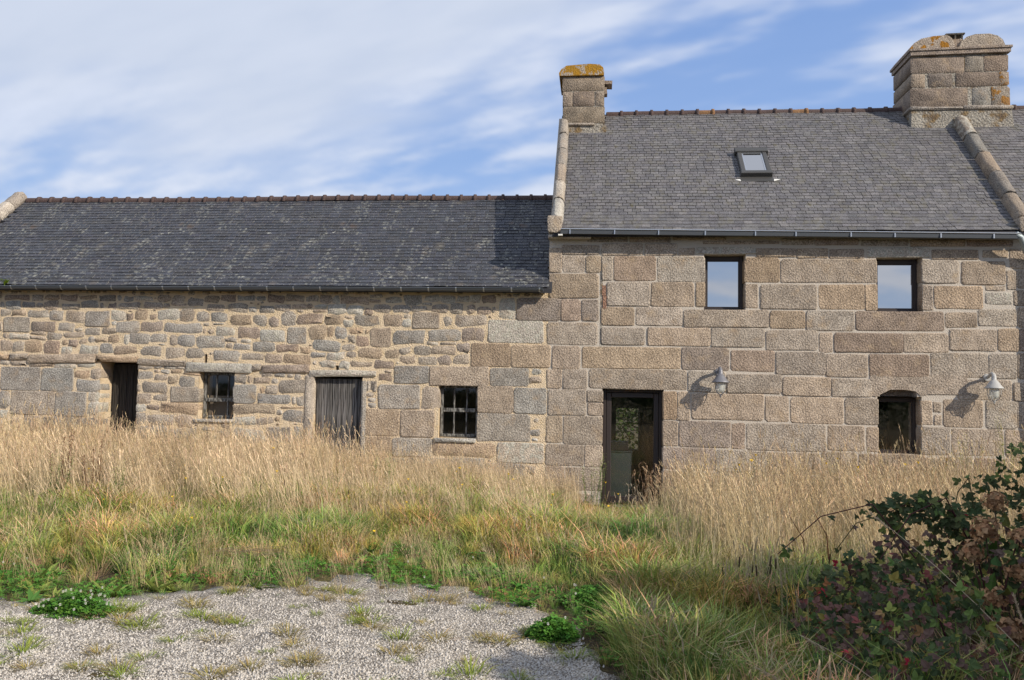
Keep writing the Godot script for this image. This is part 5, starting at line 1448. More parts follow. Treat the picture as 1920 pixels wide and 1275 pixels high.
func make_grass() -> void:
	# tall straw coloured grass along the walls
	var dry := base("dry_grass")
	tag(dry, "tall straw coloured dead grass growing along the foot of both buildings", "dry grass", "", "stuff")
	var straw0 := Color(0.38, 0.30, 0.17)
	var straw1 := Color(0.605, 0.48, 0.325)
	var heads := [Color(0.56, 0.415, 0.29), Color(0.68, 0.54, 0.37), Color(0.46, 0.32, 0.22), Color(0.58, 0.465, 0.30)]
	for v in 4:
		var mesh := dry_tuft(13, 0.80 + 0.08 * v, 0.15, [0.2, 0.35, 0.1, 0.45][v], straw0, straw1, heads[v], [0.14, 0.10, 0.17, 0.07][v])
		var spots := []
		var tints := []
		for k in 4400:
			var x := rng.randf_range(-12.4, 8.2)
			var z := rng.randf_range(0.06, 8.0)
			if not in_view(x, z, 1.2):
				continue
			var p := dryness(x, z)
			if rng.randf() > p * 1.1 + 0.13:
				continue
			if x > -0.25 and x < 1.2 and z < 2.8 and rng.randf() < 0.97:
				continue
			var tall := (1.0 + 0.5 * noise.get_noise_2d(x * 0.8, z * 0.8 + 40.0)) * lerpf(0.62, 1.0, p)
			if x > 1.2:
				if rng.randf() < 0.4:
					continue
				tall *= rng.randf_range(0.6, 1.05)
			else:
				tall *= lerpf(0.86, 0.55, clampf((x + 8.5) / 7.0, 0.0, 1.0))
			spots.append(stand(x, z, tall * rng.randf_range(0.6, 1.15), rng.randf_range(-0.8, 0.8) if rng.randf() < 0.55 else rng.randf() * TAU, 0.16))
			var g := rng.randf_range(0.65, 1.28) * (1.0 + 0.35 * noise.get_noise_2d(x * 1.3, z * 1.3 + 70.0))
			tints.append(Color(g * rng.randf_range(0.95, 1.06), g, g * rng.randf_range(0.85, 1.0)))
		for k in 260:
			var x := rng.randf_range(-11.5, 6.5)
			var z := rng.randf_range(0.3, 4.8)
			if x > -0.3 and x < 1.2:
				continue
			spots.append(stand(x, z, rng.randf_range(0.7, 1.05) * (0.75 if x > -3.5 else 1.0), rng.randf_range(-0.7, 0.7), 0.2))
			var g := rng.randf_range(1.15, 1.4)
			tints.append(Color(g, g, g))
		scatter("dry_grass_stalks", mesh, M.dead, spots, tints, dry)
	# living grass in front of it
	var green := base("green_grass")
	tag(green, "knee high yellow green grass between the dead grass and the gravel", "grass", "", "stuff")
	var greens := [[Color(0.16, 0.24, 0.055), Color(0.30, 0.42, 0.10)], [Color(0.10, 0.20, 0.045), Color(0.19, 0.36, 0.085)], [Color(0.25, 0.29, 0.08), Color(0.46, 0.50, 0.17)], [Color(0.36, 0.28, 0.16), Color(0.62, 0.50, 0.31)]]
	for v in 4:
		var mesh := green_tuft(22, 0.26, 0.10, [0.8, 0.9, 0.7, 0.9][v], 0.0052, greens[v][0], greens[v][1])
		var spots := []
		var tints := []
		for k in 11000:
			var x := rng.randf_range(-12.4, 8.2)
			var z := rng.randf_range(0.1, 13.2)
			if not in_view(x, z, 1.2):
				continue
			var e := gravel_edge(x) - z
			if e < 0.0 and rng.randf() > 0.3 * exp(e * 1.8):
				continue
			if e > 0.0 and e < 0.02 + 0.5 * noise.get_noise_2d(x * 2.0, z * 2.0) - 0.25 * rng.randf():
				continue
			var p := dryness(x, z)
			var clump := noise.get_noise_2d(x * 0.9 + v * 13.0, z * 0.9)
			var want := (1.0 - 0.55 * p) * (0.75 + 0.9 * clump)
			if v < 2:
				want *= 0.85
			if x > 0.0 and z > 5.0:
				want *= 1.25
			if rng.randf() > want:
				continue
			var tall := lerpf(0.22, 1.15, smoothstep(-0.2, 2.6, e)) * (1.0 + 0.7 * noise.get_noise_2d(x * 0.7, z * 0.7 + 5.0))
			if in_bramble(x, z) and rng.randf() < 0.9:
				continue
			if x > -0.6 and x < 1.3 and z < 4.0:
				tall *= 0.75 if z > 1.3 else 0.45
			if x > 0.4 and z > 4.0:
				tall *= 0.98
			spots.append(stand(x, z, tall * rng.randf_range(0.75, 1.2), rng.randf() * TAU, 0.12))
			var g := rng.randf_range(0.7, 1.2) * (1.0 + 0.45 * noise.get_noise_2d(x * 1.1 + 50.0, z * 1.1))
			var warm := 1.0 + 0.55 * noise.get_noise_2d(x * 0.6 + 80.0, z * 0.9)
			tints.append(Color(g * warm * rng.randf_range(0.9, 1.2), g, g * 0.95))
		scatter("grass_tufts", mesh, M.blade, spots, tints, green)
	# broad leaved weeds low in the green
	for v in 2:
		var st := begin()
		for j in 9:
			var a := TAU * j / 9 + rng.randf_range(-0.3, 0.3)
			var d := Vector3(cos(a), rng.randf_range(0.35, 1.1), sin(a)).normalized()
			st.set_color([Color(0.10, 0.20, 0.045), Color(0.17, 0.25, 0.06)][v])
			leaflet(st, Vector3.ZERO, d, (Vector3.UP - d * d.y).normalized(), rng.randf_range(0.10, 0.19), 0.020)
		var rosette := done(st)
		var spots := []
		var tints := []
		for k in 900:
			var x := rng.randf_range(-9.0, 3.0)
			var z := rng.randf_range(2.2, 9.0)
			if not in_view(x, z, 0.5) or gravel_edge(x) - z < 0.1 or in_bramble(x, z) or noise.get_noise_2d(x * 1.2 + 60.0, z * 1.2 + v * 9.0) < 0.02:
				continue
			spots.append(stand(x, z, rng.randf_range(0.6, 1.4), rng.randf() * TAU, 0.25))
			tints.append(leaf_tint())
		scatter("weed_rosettes", rosette, M.leaf, spots, tints, green)
	# thin seeding stalks among the green
	var mesh2 := dry_tuft(7, 0.52, 0.16, 0.1, Color(0.30, 0.27, 0.12), Color(0.52, 0.42, 0.23), Color(0.50, 0.39, 0.26), 0.07)
	var spots2 := []
	var tints2 := []
	for k in 2600:
		var x := rng.randf_range(-11.0, 7.5)
		var z := rng.randf_range(1.0, 12.0)
		if not in_view(x, z, 0.8) or gravel_edge(x) - z < 0.35 or (x > -0.4 and x < 1.0 and z < 3.5):
			continue
		if in_bramble(x, z) or (z > 6.8 and rng.randf() < 0.75):
			continue
		if rng.randf() > 0.38 + 0.6 * noise.get_noise_2d(x * 0.8, z * 0.8 + 20.0) + (0.35 if x > 0.8 else 0.0):
			continue
		spots2.append(stand(x, z, rng.randf_range(0.6, 1.15) * (1.25 if x > 0.8 else 1.0), rng.randf_range(-1.2, 1.2), 0.15))
		var g := rng.randf_range(0.75, 1.15)
		tints2.append(Color(g, g, g))
	scatter("seeding_stalks", mesh2, M.dead, spots2, tints2, green)
	# long bare straws standing between the house and the bramble
	var mesh3 := dry_tuft(9, 0.75, 0.18, 0.05, Color(0.40, 0.33, 0.18), Color(0.62, 0.52, 0.34), Color(0.5, 0.4, 0.26), 0.0)
	var spots3 := []
	var tints3 := []
	for k in 900:
		var x := rng.randf_range(0.7, 4.6)
		var z := rng.randf_range(2.2, 8.2)
		if not in_view(x, z, 0.6) or in_bramble(x, z) or noise.get_noise_2d(x * 1.1, z * 1.1 + 90.0) < -0.12:
			continue
		spots3.append(stand(x, z, rng.randf_range(0.55, 1.05), rng.randf() * TAU, 0.22))
		var g := rng.randf_range(0.75, 1.25)
		tints3.append(Color(g, g, g))
	scatter("bare_straws", mesh3, M.dead, spots3, tints3, dry)


func stand(x: float, z: float, s: float, turn: float, tilt: float) -> Transform3D:
	var b := Basis(Vector3.UP, turn) * Basis(Vector3.RIGHT, rng.randf_range(-tilt, tilt)) * Basis(Vector3.BACK, rng.randf_range(-tilt, tilt))
	return Transform3D(b.scaled(Vector3.ONE * s), Vector3(x, hgt(x, z) - 0.01, z))


func make_gravel_tufts() -> void:
	var proto: Array = []
	for v in 4:
		var o := base("grass_tuft")
		var c: Array = [[Color(0.15, 0.21, 0.035), Color(0.32, 0.40, 0.09)], [Color(0.20, 0.18, 0.06), Color(0.42, 0.37, 0.15)]][v % 2]
		put("blades", green_tuft(70, 0.085, 0.13, 0.9, 0.0055, c[0], c[1]), M.blade, o)
		proto.append(o)
	var made := 0
	var tries := 0
	while made < 170 and tries < 5000:
		tries += 1
		var x := rng.randf_range(-5.0, 0.2)
		var z := 7.3 + 3.9 * rng.randf()
		if z - gravel_edge(x) < 0.12 or not in_view(x, z, 0.0):
			continue
		var kind := made if made < 4 else rng.randi() % 4
		var o: Node3D = proto[kind] if made < 4 else proto[kind].duplicate()
		if made >= 4:
			o.name = "grass_tuft_%03d" % made
			add_child(o, true)
		tag(o, ["small fresh green grass tuft sprouting through the pale gravel", "small straw yellow grass tuft drying out on the pale gravel"][kind % 2], "grass tuft", ["green grass tufts in the gravel", "straw yellow grass tufts in the gravel"][kind % 2])
		var s := rng.randf_range(0.35, 1.0)
		o.position = Vector3(x, hgt(x, z) + 0.004, z)
		o.rotation.y = rng.randf() * TAU
		o.scale = Vector3(s * rng.randf_range(0.9, 1.4), s * rng.randf_range(0.7, 1.1), s)
		made += 1


func clover_leaf(c: Color) -> ArrayMesh:
	var st := begin(c)
	for k in 3:
		var a := TAU * k / 3
		var d := Vector3(cos(a), 0, sin(a))
		var s := Vector3(-d.z, 0, d.x)
		var m := d * 0.011 + Vector3(0, -0.001, 0)
		tri(st, Vector3.ZERO, m + s * 0.009 + Vector3(0, 0.003, 0), d * 0.019 + Vector3(0, 0.002, 0))
		tri(st, Vector3.ZERO, d * 0.019 + Vector3(0, 0.002, 0), m - s * 0.009 + Vector3(0, 0.003, 0))
	st.set_color(Color(c.r * 1.2, c.g, c.b))
	blade(st, Vector3(0, -0.06, 0), Vector3(0, -0.03, 0), Vector3.ZERO, 0.003, Vector3.RIGHT, c, c)
	return done(st)


func clover_head() -> ArrayMesh:
	var st := begin()
	for k in 26:
		var y := 1.0 - 2.0 * (k + 0.5) / 26
		var r := sqrt(1.0 - y * y)
		var d := Vector3(cos(k * 2.4) * r, y, sin(k * 2.4) * r)
		var s := d.cross(Vector3.UP).normalized() * 0.0025
		tri(st, d * 0.004 - s, d * 0.012, d * 0.004 + s)
	return done(st)


func make_clover() -> void:
	var leaf := clover_leaf(Color(0.085, 0.215, 0.035))
	var bloom := clover_head()
	for c in [[-3.70, 8.70, 0.34, 0.17, "low mound of clover with white heads at the left edge of the gravel", 24], [-0.27, 8.76, 0.19, 0.14, "round bright green clover clump standing alone on the gravel's right", 2], [0.0, 7.8, 0.30, 0.34, "bright green clover patch where gravel meets the tall grass", 5]]:
		var o := base("clover_clump", Vector3(c[0], hgt(c[0], c[1]), c[1]))
		tag(o, c[4], "clover", "clover clumps at the gravel")
		var spots := []
		var tints := []
		for k in 1100:
			var a := rng.randf() * TAU
			var r := pow(rng.randf(), 0.62) * (1.0 + 0.3 * noise.get_noise_2d(cos(a) * 1.5 + c[0], sin(a) * 1.5))
			var x: float = cos(a) * r * c[2]
			var z: float = sin(a) * r * c[3]
			var y := (0.10 * (1.0 - r * r) + 0.015) * rng.randf_range(0.5, 1.25)
			spots.append(leaf_spot(Vector3(x, y, z)))
			tints.append(leaf_tint())
		scatter("leaves", leaf, M.leaf, spots, tints, o)
		for k in c[5]:
			var a := rng.randf() * TAU
			var r := sqrt(rng.randf()) * 0.95
			put("flower_head", bloom, M.white_petal, o).position = Vector3(cos(a) * r * c[2], 0.13 * (1.0 - r * r) + 0.045, sin(a) * r * c[3])
	# the band of clover along the gravel's edge
	var band := base("clover")
	tag(band, "dark green clover carpet along the front edge of the grass", "clover", "", "stuff")
	var spots := []
	var tints := []
	var heads := []
	var white := []
	for k in 26000:
		var x := rng.randf_range(-5.4, 2.0)
		var z := rng.randf_range(6.0, 9.4)
		var e := gravel_edge(x) - z
		if x > 0.3:
			e = 9.4 - z
		if e < 0.04 or e > 1.5:
			continue
		var n := noise.get_noise_2d(x * 1.3 + 30.0, z * 1.3)
		if n + 0.22 - absf(e - 0.55) * 0.45 < 0.0:
			continue
		var y := hgt(x, z) + rng.randf_range(0.02, 0.11) * clampf(0.4 + n, 0.3, 1.0) + 0.015
		spots.append(leaf_spot(Vector3(x, y, z)))
		tints.append(leaf_tint())
		if rng.randf() < 0.003:
			heads.append(Transform3D(Basis(), Vector3(x, y + 0.07, z)))
			white.append(Color.WHITE)
	scatter("clover_leaves", leaf, M.leaf, spots, tints, band)
	scatter("clover_flowers", bloom, M.white_petal, heads, white, band)


func leaf_spot(p: Vector3) -> Transform3D:
	var b := Basis(Vector3.UP, rng.randf() * TAU) * Basis(Vector3.RIGHT, rng.randf_range(-0.5, 0.5)) * Basis(Vector3.BACK, rng.randf_range(-0.5, 0.5))
	return Transform3D(b.scaled(Vector3.ONE * rng.randf_range(0.7, 1.3)), p)


func leaf_tint() -> Color:
	var f := rng.randf_range(0.7, 1.35)
	return Color(f * rng.randf_range(0.85, 1.3), f, f)


# tall dead dock: rusty stems set with clusters of small seeds
func dock(at: Vector3, h: float, stems: int, c: Color, label: String) -> void:
	var o := base("dock_plant", at)
	tag(o, label, "weed")
	for k in stems:
		var st := begin(c)
		var lean := Vector3(rng.randf_range(-0.22, 0.22), 1, rng.randf_range(-0.15, 0.15)).normalized()
		var l := h * rng.randf_range(0.7, 1.05)
		var root := Vector3(rng.randf_range(-0.1, 0.1), 0, rng.randf_range(-0.1, 0.1))
		tube(st, [root, root + lean * l * 0.5 + Vector3(0.01, 0, 0), root + lean * l], 0.005, 0.002, 5)
		var stem := put("stem", done(st), M.dead, o)
		st = begin(c)
		for j in 130:
			var f := 0.35 + 0.65 * rng.randf()
			var a := rng.randf() * TAU
			var p := root + lean * l * f + Vector3(cos(a), 0.4, sin(a)) * rng.randf_range(0.006, 0.05) * (1.2 - f * 0.7)
			var g := rng.randf_range(0.7, 1.3)
			var cc := Color(c.r * g, c.g * g, c.b * g)
			var s := Vector3(rng.randf_range(-1, 1), rng.randf_range(-1, 1), rng.randf_range(-1, 1)).normalized()
			blade(st, p, p + s * 0.007, p + s * 0.016, 0.010, s.cross(Vector3.UP).normalized(), cc, cc)
		put("seeds", done(st), M.dead, stem)


# upright plant with narrow leaves and a loose plume on top
func plume_plant(at: Vector3, h: float, stems: int, leafc: Color, plume: Color, label: String) -> void:
	var o := base("wild_plant", at)
	tag(o, label, "weed")
	for k in stems:
		var st := begin(leafc)
		var lean := Vector3(rng.randf_range(-0.2, 0.2), 1, rng.randf_range(-0.15, 0.15)).normalized()
		var l := h * rng.randf_range(0.7, 1.05)
		var root := Vector3(rng.randf_range(-0.12, 0.12), 0, rng.randf_range(-0.1, 0.1))
		tube(st, [root, root + lean * l * 0.5, root + lean * l], 0.004, 0.0015, 5)
		for j in 26:
			var f := rng.randf_range(0.15, 0.8)
			var a := rng.randf() * TAU
			var p := root + lean * l * f
			var d := Vector3(cos(a), 0.5, sin(a)).normalized() * rng.randf_range(0.05, 0.10)
			blade(st, p, p + d * 0.5, p + d + Vector3(0, -0.015, 0), 0.009, d.cross(Vector3.UP).normalized(), leafc, leafc)
		var stem := put("stem", done(st), M.leaf, o)
		st = begin(plume)
		for j in 70:
			var f := rng.randf_range(0.55, 1.05)
			var a := rng.randf() * TAU
			var p := root + lean * l * f + Vector3(cos(a), 0.3, sin(a)) * rng.randf() * 0.09 * (1.15 - f * 0.6)
			var s := Vector3(rng.randf_range(-1, 1), rng.randf_range(0, 1), rng.randf_range(-1, 1)).normalized()
			blade(st, p, p + s * 0.008, p + s * 0.018, 0.007, s.cross(Vector3.UP).normalized(), plume, plume)
		put("plume", done(st), M.leaf, stem)


# dry branching stalk with long drooping blades, as before the doors
func dry_reed(at: Vector3, h: float, n: int, c: Color, label: String) -> void:
	var o := base("dry_weed", at)
	tag(o, label, "weed")
	for k in n:
		var st := begin(c)
		var g := rng.randf_range(0.75, 1.3)
		var cc := Color(c.r * g, c.g * g, c.b * g)
		var root := Vector3(rng.randf_range(-0.16, 0.16), 0, rng.randf_range(-0.08, 0.08))
		var l := h * rng.randf_range(0.6, 1.05)
		var lean := Vector3(rng.randf_range(-0.3, 0.3), 1, rng.randf_range(-0.1, 0.25)).normalized()
		st.set_color(cc)
		tube(st, [root, root + lean * l * 0.6, root + lean * l], 0.004, 0.002, 5)
		for j in 9:
			var p := root + lean * l * rng.randf_range(0.3, 1.0)
			var a := rng.randf() * TAU
			var d := Vector3(cos(a), 0.15, sin(a)) * rng.randf_range(0.06, 0.14)
			blade(st, p, p + d * 0.6 + Vector3(0, 0.03, 0), p + d + Vector3(0, -0.05, 0), 0.014, d.cross(Vector3.UP).normalized(), cc, cc)
		put("stalk", done(st), M.dead, o)


func make_weeds() -> void:
	var rust := Color(0.17, 0.085, 0.05)
	for d in [[-6.9, 4.0, 0.95, 6, "rust brown dead dock, tallest, in the dry grass at the picture's left"], [-6.45, 4.15, 0.85, 5, "rust brown dead dock just right of the tallest dock"], [-4.55, 1.6, 0.7, 3, "dark brown dead dock in the dry grass before the plank door"]]:
		dock(Vector3(d[0], hgt(d[0], d[1]), d[1]), d[2], d[3], rust, d[4])
	plume_plant(Vector3(-6.6, hgt(-6.6, 4.6), 4.6), 0.75, 5, Color(0.14, 0.17, 0.06), Color(0.36, 0.36, 0.14), "pale green feathery weed beside the dead docks on the left")
	plume_plant(Vector3(-5.9, hgt(-5.9, 4.5), 4.5), 0.65, 6, Color(0.13, 0.18, 0.06), Color(0.33, 0.33, 0.13), "pale green feathery weed below the small window, in front of dry grass")
	plume_plant(Vector3(-3.0, hgt(-3.0, 2.6), 2.6), 0.75, 5, Color(0.14, 0.19, 0.06), Color(0.34, 0.34, 0.13), "pale green weed in the dry grass right of the plank door")
	plume_plant(Vector3(-0.02, hgt(-0.02, 0.8), 0.8), 0.85, 8, Color(0.11, 0.17, 0.045), Color(0.28, 0.32, 0.10), "tall green weed against the wall just left of the glass door")
	plume_plant(Vector3(5.55, hgt(5.55, 1.0), 1.0), 1.3, 6, Color(0.30, 0.31, 0.08), Color(0.52, 0.47, 0.10), "tall yellow green broom-like plant against the wall right of the low window")
	plume_plant(Vector3(6.1, hgt(6.1, 1.3), 1.3), 1.45, 6, Color(0.28, 0.30, 0.08), Color(0.50, 0.46, 0.11), "tall yellow green broom-like plant below the white lamp")
	dry_reed(Vector3(-8.35, hgt(-8.35, 0.35), 0.35), 0.92, 11, Color(0.27, 0.19, 0.13), "curled brown dead weed standing in front of the open dark doorway")
	dry_reed(Vector3(0.92, hgt(0.92, 0.5), 0.5), 0.86, 16, Color(0.36, 0.24, 0.15), "curled brown dead weed standing in front of the glass door")
	dry_reed(Vector3(0.55, hgt(0.55, 0.6), 0.6), 0.5, 4, Color(0.42, 0.35, 0.26), "thin pale dead weed at the foot of the glass door")
	# plantain: dark seed spikes on bare stalks in the shaded grass
	var spike := base("plantain_spike")
	var st := begin(Color(0.16, 0.14, 0.07))
	tube(st, [Vector3.ZERO, Vector3(0.01, 0.25, 0), Vector3(0.0, 0.47, 0)], 0.0022, 0.0016, 5)
	put("stalk", done(st), M.dead, spike)
	st = begin(Color(0.065, 0.042, 0.03))
	lathe(st, [Vector2(0.001, 0.56), Vector2(0.006, 0.55), Vector2(0.0075, 0.50), Vector2(0.006, 0.465), Vector2(0.001, 0.46)], Vector3.ZERO, 7)
	put("seed_head", done(st), M.dead, spike)
	for k in 26:
		var o: Node3D = spike if k == 0 else spike.duplicate()
		var x := rng.randf_range(0.9, 2.4)
		var z := rng.randf_range(6.6, 8.6)
		if k > 21:
			x = rng.randf_range(-4.5, -2.5)
			z = rng.randf_range(3.2, 4.4)
		if k:
			o.name = "plantain_spike_%03d" % k
			add_child(o, true)
		tag(o, "dark brown plantain seed spike on a bare stalk rising from the grass", "plantain", "plantain spikes in the grass")
		o.position = Vector3(x, hgt(x, z), z)
		o.rotation = Vector3(rng.randf_range(-0.25, 0.25), rng.randf() * TAU, rng.randf_range(-0.3, 0.3))
		o.scale = Vector3.ONE * rng.randf_range(0.5, 0.85)
	# leggy red-brown stems between grass and bramble
	for d in [[1.85, 6.9, 0.62, "bare red brown stem left of the bramble"], [2.02, 7.0, 0.7, "bare red brown stem nearest the bramble's left side"]]:
		var o := base("bare_stem", Vector3(d[0], hgt(d[0], d[1]), d[1]))
		tag(o, d[3], "stem")
		st = begin(Color(0.12, 0.045, 0.03))
		tube(st, [Vector3.ZERO, Vector3(-0.03, d[2] * 0.4, 0), Vector3(-0.05, d[2] * 0.7, 0.02), Vector3(-0.16, d[2], 0)], 0.007, 0.003, 6)
		put("stem", done(st), M.dead, o)
	# long pale seeding grass stalks leaning across the lower right corner
	var straw := Color(0.55, 0.43, 0.29)
	for d in [[Vector3(2.55, 0.02, 9.75), Vector3(2.05, 0.62, 9.3), Vector3(1.72, 0.93, 9.0), "longest pale grass stalk leaning left across the bramble"], [Vector3(1.75, -0.05, 9.95), Vector3(1.45, 0.18, 9.85), Vector3(1.12, 0.36, 9.75), "pale grass stalk with feathery tip leaning left before the bramble's foot"], [Vector3(2.0, -0.05, 9.8), Vector3(1.85, 0.2, 9.75), Vector3(1.6, 0.36, 9.7), "pale bent grass stalk before the middle of the bramble's foot"], [Vector3(1.25, -0.05, 10.0), Vector3(1.05, 0.12, 9.95), Vector3(0.86, 0.22, 9.9), "short pale grass stalk at the bottom edge, left of the bramble"], [Vector3(2.3, -0.05, 9.9), Vector3(2.28, 0.3, 9.85), Vector3(2.2, 0.62, 9.8), "upright pale grass stalk in front of the dried hydrangea heads"]]:
		var o := base("grass_stalk", d[0])
		tag(o, d[3], "grass stalk", "pale stalks in the lower right corner")
		st = begin(straw)
		var arc := []
		for f in [0.0, 0.2, 0.4, 0.6, 0.8, 1.0]:
			var ab: Vector3 = d[0].lerp(d[1] + Vector3(0.03, 0.09, 0), f)
			arc.append(ab.lerp(d[1].lerp(d[2], f), f) - d[0])
		tube(st, arc, 0.003, 0.0015, 5)
		put("stalk", done(st), M.dead, o)
		st = begin(straw)
		var q: Vector3 = (d[2] - d[1]).normalized()
		for j in 60:
			var p: Vector3 = d[2] - d[0] - q * 0.14 * rng.randf()
			var s := (q + Vector3(rng.randf_range(-0.6, 0.6), rng.randf_range(-0.6, 0.6), rng.randf_range(-0.6, 0.6))).normalized()
			var g := rng.randf_range(0.75, 1.15)
			var cc := Color(straw.r * g, straw.g * g, straw.b * g)
			blade(st, p, p + s * 0.014, p + s * 0.026, 0.005, s.cross(Vector3.UP).normalized(), cc, cc)
		put("seed_head", done(st), M.dead, o)
	# a straw bundle lying on the ground near the gravel
	var bundle := base("flattened_straw", Vector3(-3.15, hgt(-3.15, 6.9) + 0.10, 6.9))
	tag(bundle, "pale flattened dead straw lying on the clover by the gravel's edge", "straw")
	st = begin()
	for j in 60:
		var a := Vector3(rng.randf_range(-0.45, 0.1), rng.randf_range(-0.03, 0.05), rng.randf_range(-0.12, 0.12))
		var b := a + Vector3(rng.randf_range(0.25, 0.5), rng.randf_range(-0.05, 0.06), rng.randf_range(-0.08, 0.08))
		blade(st, a, a.lerp(b, 0.5) + Vector3(0, 0.02, 0), b, 0.006, Vector3(0, 0.7, 0.7), straw, straw)
	put("straws", done(st), M.dead, bundle)
	# a small leafy plant rooted in the gutter
	var sprig := base("gutter_plant", Vector3(-10.62, 3.42, 0.28))
	tag(sprig, "small bright green leafy plant growing out of the outbuilding's gutter", "plant")
	st = begin(Color(0.30, 0.42, 0.05))
	tube(st, [Vector3.ZERO, Vector3(0, 0.06, 0), Vector3(0.02, 0.1, 0.01)], 0.006, 0.003, 5)
	put("stem", done(st), M.leaf, sprig)
	for k in 16:
		var a := rng.randf() * TAU
		var d := Vector3(cos(a), rng.randf_range(0.0, 0.7), sin(a)).normalized()
		var p := Vector3(0, rng.randf_range(0.02, 0.09), 0)
		st = begin()
		var cc := Color(0.34, 0.46, 0.05) * rng.randf_range(0.7, 1.1)
		blade(st, p, p + d * 0.06, p + d * 0.11, 0.05, d.cross(Vector3.UP).normalized(), cc, cc)
		put("leaf", done(st), M.leaf, sprig)


func make_flowers() -> void:
	var proto := base("yellow_flower")
	var st := begin(Color(0.12, 0.16, 0.04))
	tube(st, [Vector3.ZERO, Vector3(0.01, 0.3, 0), Vector3(0.0, 0.58, 0)], 0.0025, 0.0015, 5)
	put("stem", done(st), M.leaf, proto)
	st = begin()
	for k in 13:
		var a := TAU * k / 13
		var d := Vector3(cos(a), 0.55, sin(a))
		blade(st, Vector3(0, 0.58, 0), Vector3(0, 0.58, 0) + d * 0.014, Vector3(0, 0.58, 0) + d * 0.022, 0.009, Vector3(-d.z, 0, d.x), Color.WHITE, Color.WHITE)
	lathe(st, [Vector2(0.001, 0.59), Vector2(0.008, 0.586), Vector2(0.007, 0.575), Vector2(0.001, 0.57)], Vector3.ZERO, 7)
	put("flower_head", done(st), M.petal, proto)
	var spots := []
	for k in 15:
		spots.append(Vector2(rng.randf_range(1.7, 5.2), rng.randf_range(0.6, 2.6)))
	for k in 26:
		var z := rng.randf_range(2.0, 7.0)
		spots.append(Vector2(rng.randf_range(-9.5, 0.8) * (14.6 - z) / 14.6, z))
	for k in spots.size():
		var o: Node3D = proto if k == 0 else proto.duplicate()
		if k:
			o.name = "yellow_flower_%03d" % k
			add_child(o, true)
		var p: Vector2 = spots[k]
		tag(o, "small yellow daisy-like flower on a thin stem in the grass", "flower", "yellow flowers in the grass")
		o.position = Vector3(p.x, hgt(p.x, p.y), p.y)
		o.rotation = Vector3(rng.randf_range(-0.2, 0.35), rng.randf() * TAU, rng.randf_range(-0.25, 0.25))
		o.scale = Vector3.ONE * (rng.randf_range(1.2, 1.6) if k < 15 else rng.randf_range(0.9, 1.3) * lerpf(1.15, 0.6, p.y / 7.0))


# ovate leaf folded along its middle, with a toothed edge
func leaflet(st: SurfaceTool, at: Vector3, d: Vector3, up: Vector3, l: float, w: float) -> void:
	var s := d.cross(up).normalized()
	var n := s.cross(d)
	var prev_l := at
	var prev_r := at
	var prev_m := at
	var steps := 5
	for k in range(1, steps + 1):
		var f := float(k) / steps
		var wid := w * sin(PI * pow(f, 0.75)) * (1.0 if k % 2 else 0.86)
		var m := at + d * l * f - n * l * 0.16 * f * f
		var a := m + s * wid + n * wid * 0.35
		var b := m - s * wid + n * wid * 0.35
		if k == steps:
			a = m
			b = m
		tri(st, prev_m, prev_l, a)
		if k < steps:
			tri(st, prev_m, a, m)
			tri(st, prev_m, m, b)
		tri(st, prev_m, b, prev_r)
		prev_l = a
		prev_r = b
		prev_m = m


func bramble_leaf(c: Color) -> ArrayMesh:
	var st := begin(c)
	var up := Vector3(0, 0.25, 1).normalized()
	leaflet(st, Vector3(0, 0.03, 0), Vector3(0, 1, -0.1).normalized(), up, 0.064, 0.023)
	leaflet(st, Vector3(0, 0.025, 0), Vector3(0.85, 0.35, -0.1).normalized(), up, 0.05, 0.018)
	leaflet(st, Vector3(0, 0.025, 0), Vector3(-0.85, 0.35, -0.1).normalized(), up, 0.05, 0.018)
	blade(st, Vector3(0, -0.035, -0.01), Vector3(0, 0.0, 0), Vector3(0, 0.03, 0), 0.003, Vector3.RIGHT, c, c)
	return done(st)


func bramble_top(x: float) -> float:
	var xs := [1.1, 1.38, 1.62, 1.85, 2.05, 2.4, 2.66, 2.9, 3.6, 4.4, 5.4]
	var ys := [0.0, 0.2, 0.42, 0.66, 0.95, 0.98, 1.1, 1.5, 1.65, 1.5, 0.9]
	for k in 10:
		if x >= xs[k] and x <= xs[k + 1]:
			return lerpf(ys[k], ys[k + 1], (x - xs[k]) / (xs[k + 1] - xs[k]))
	return 0.0


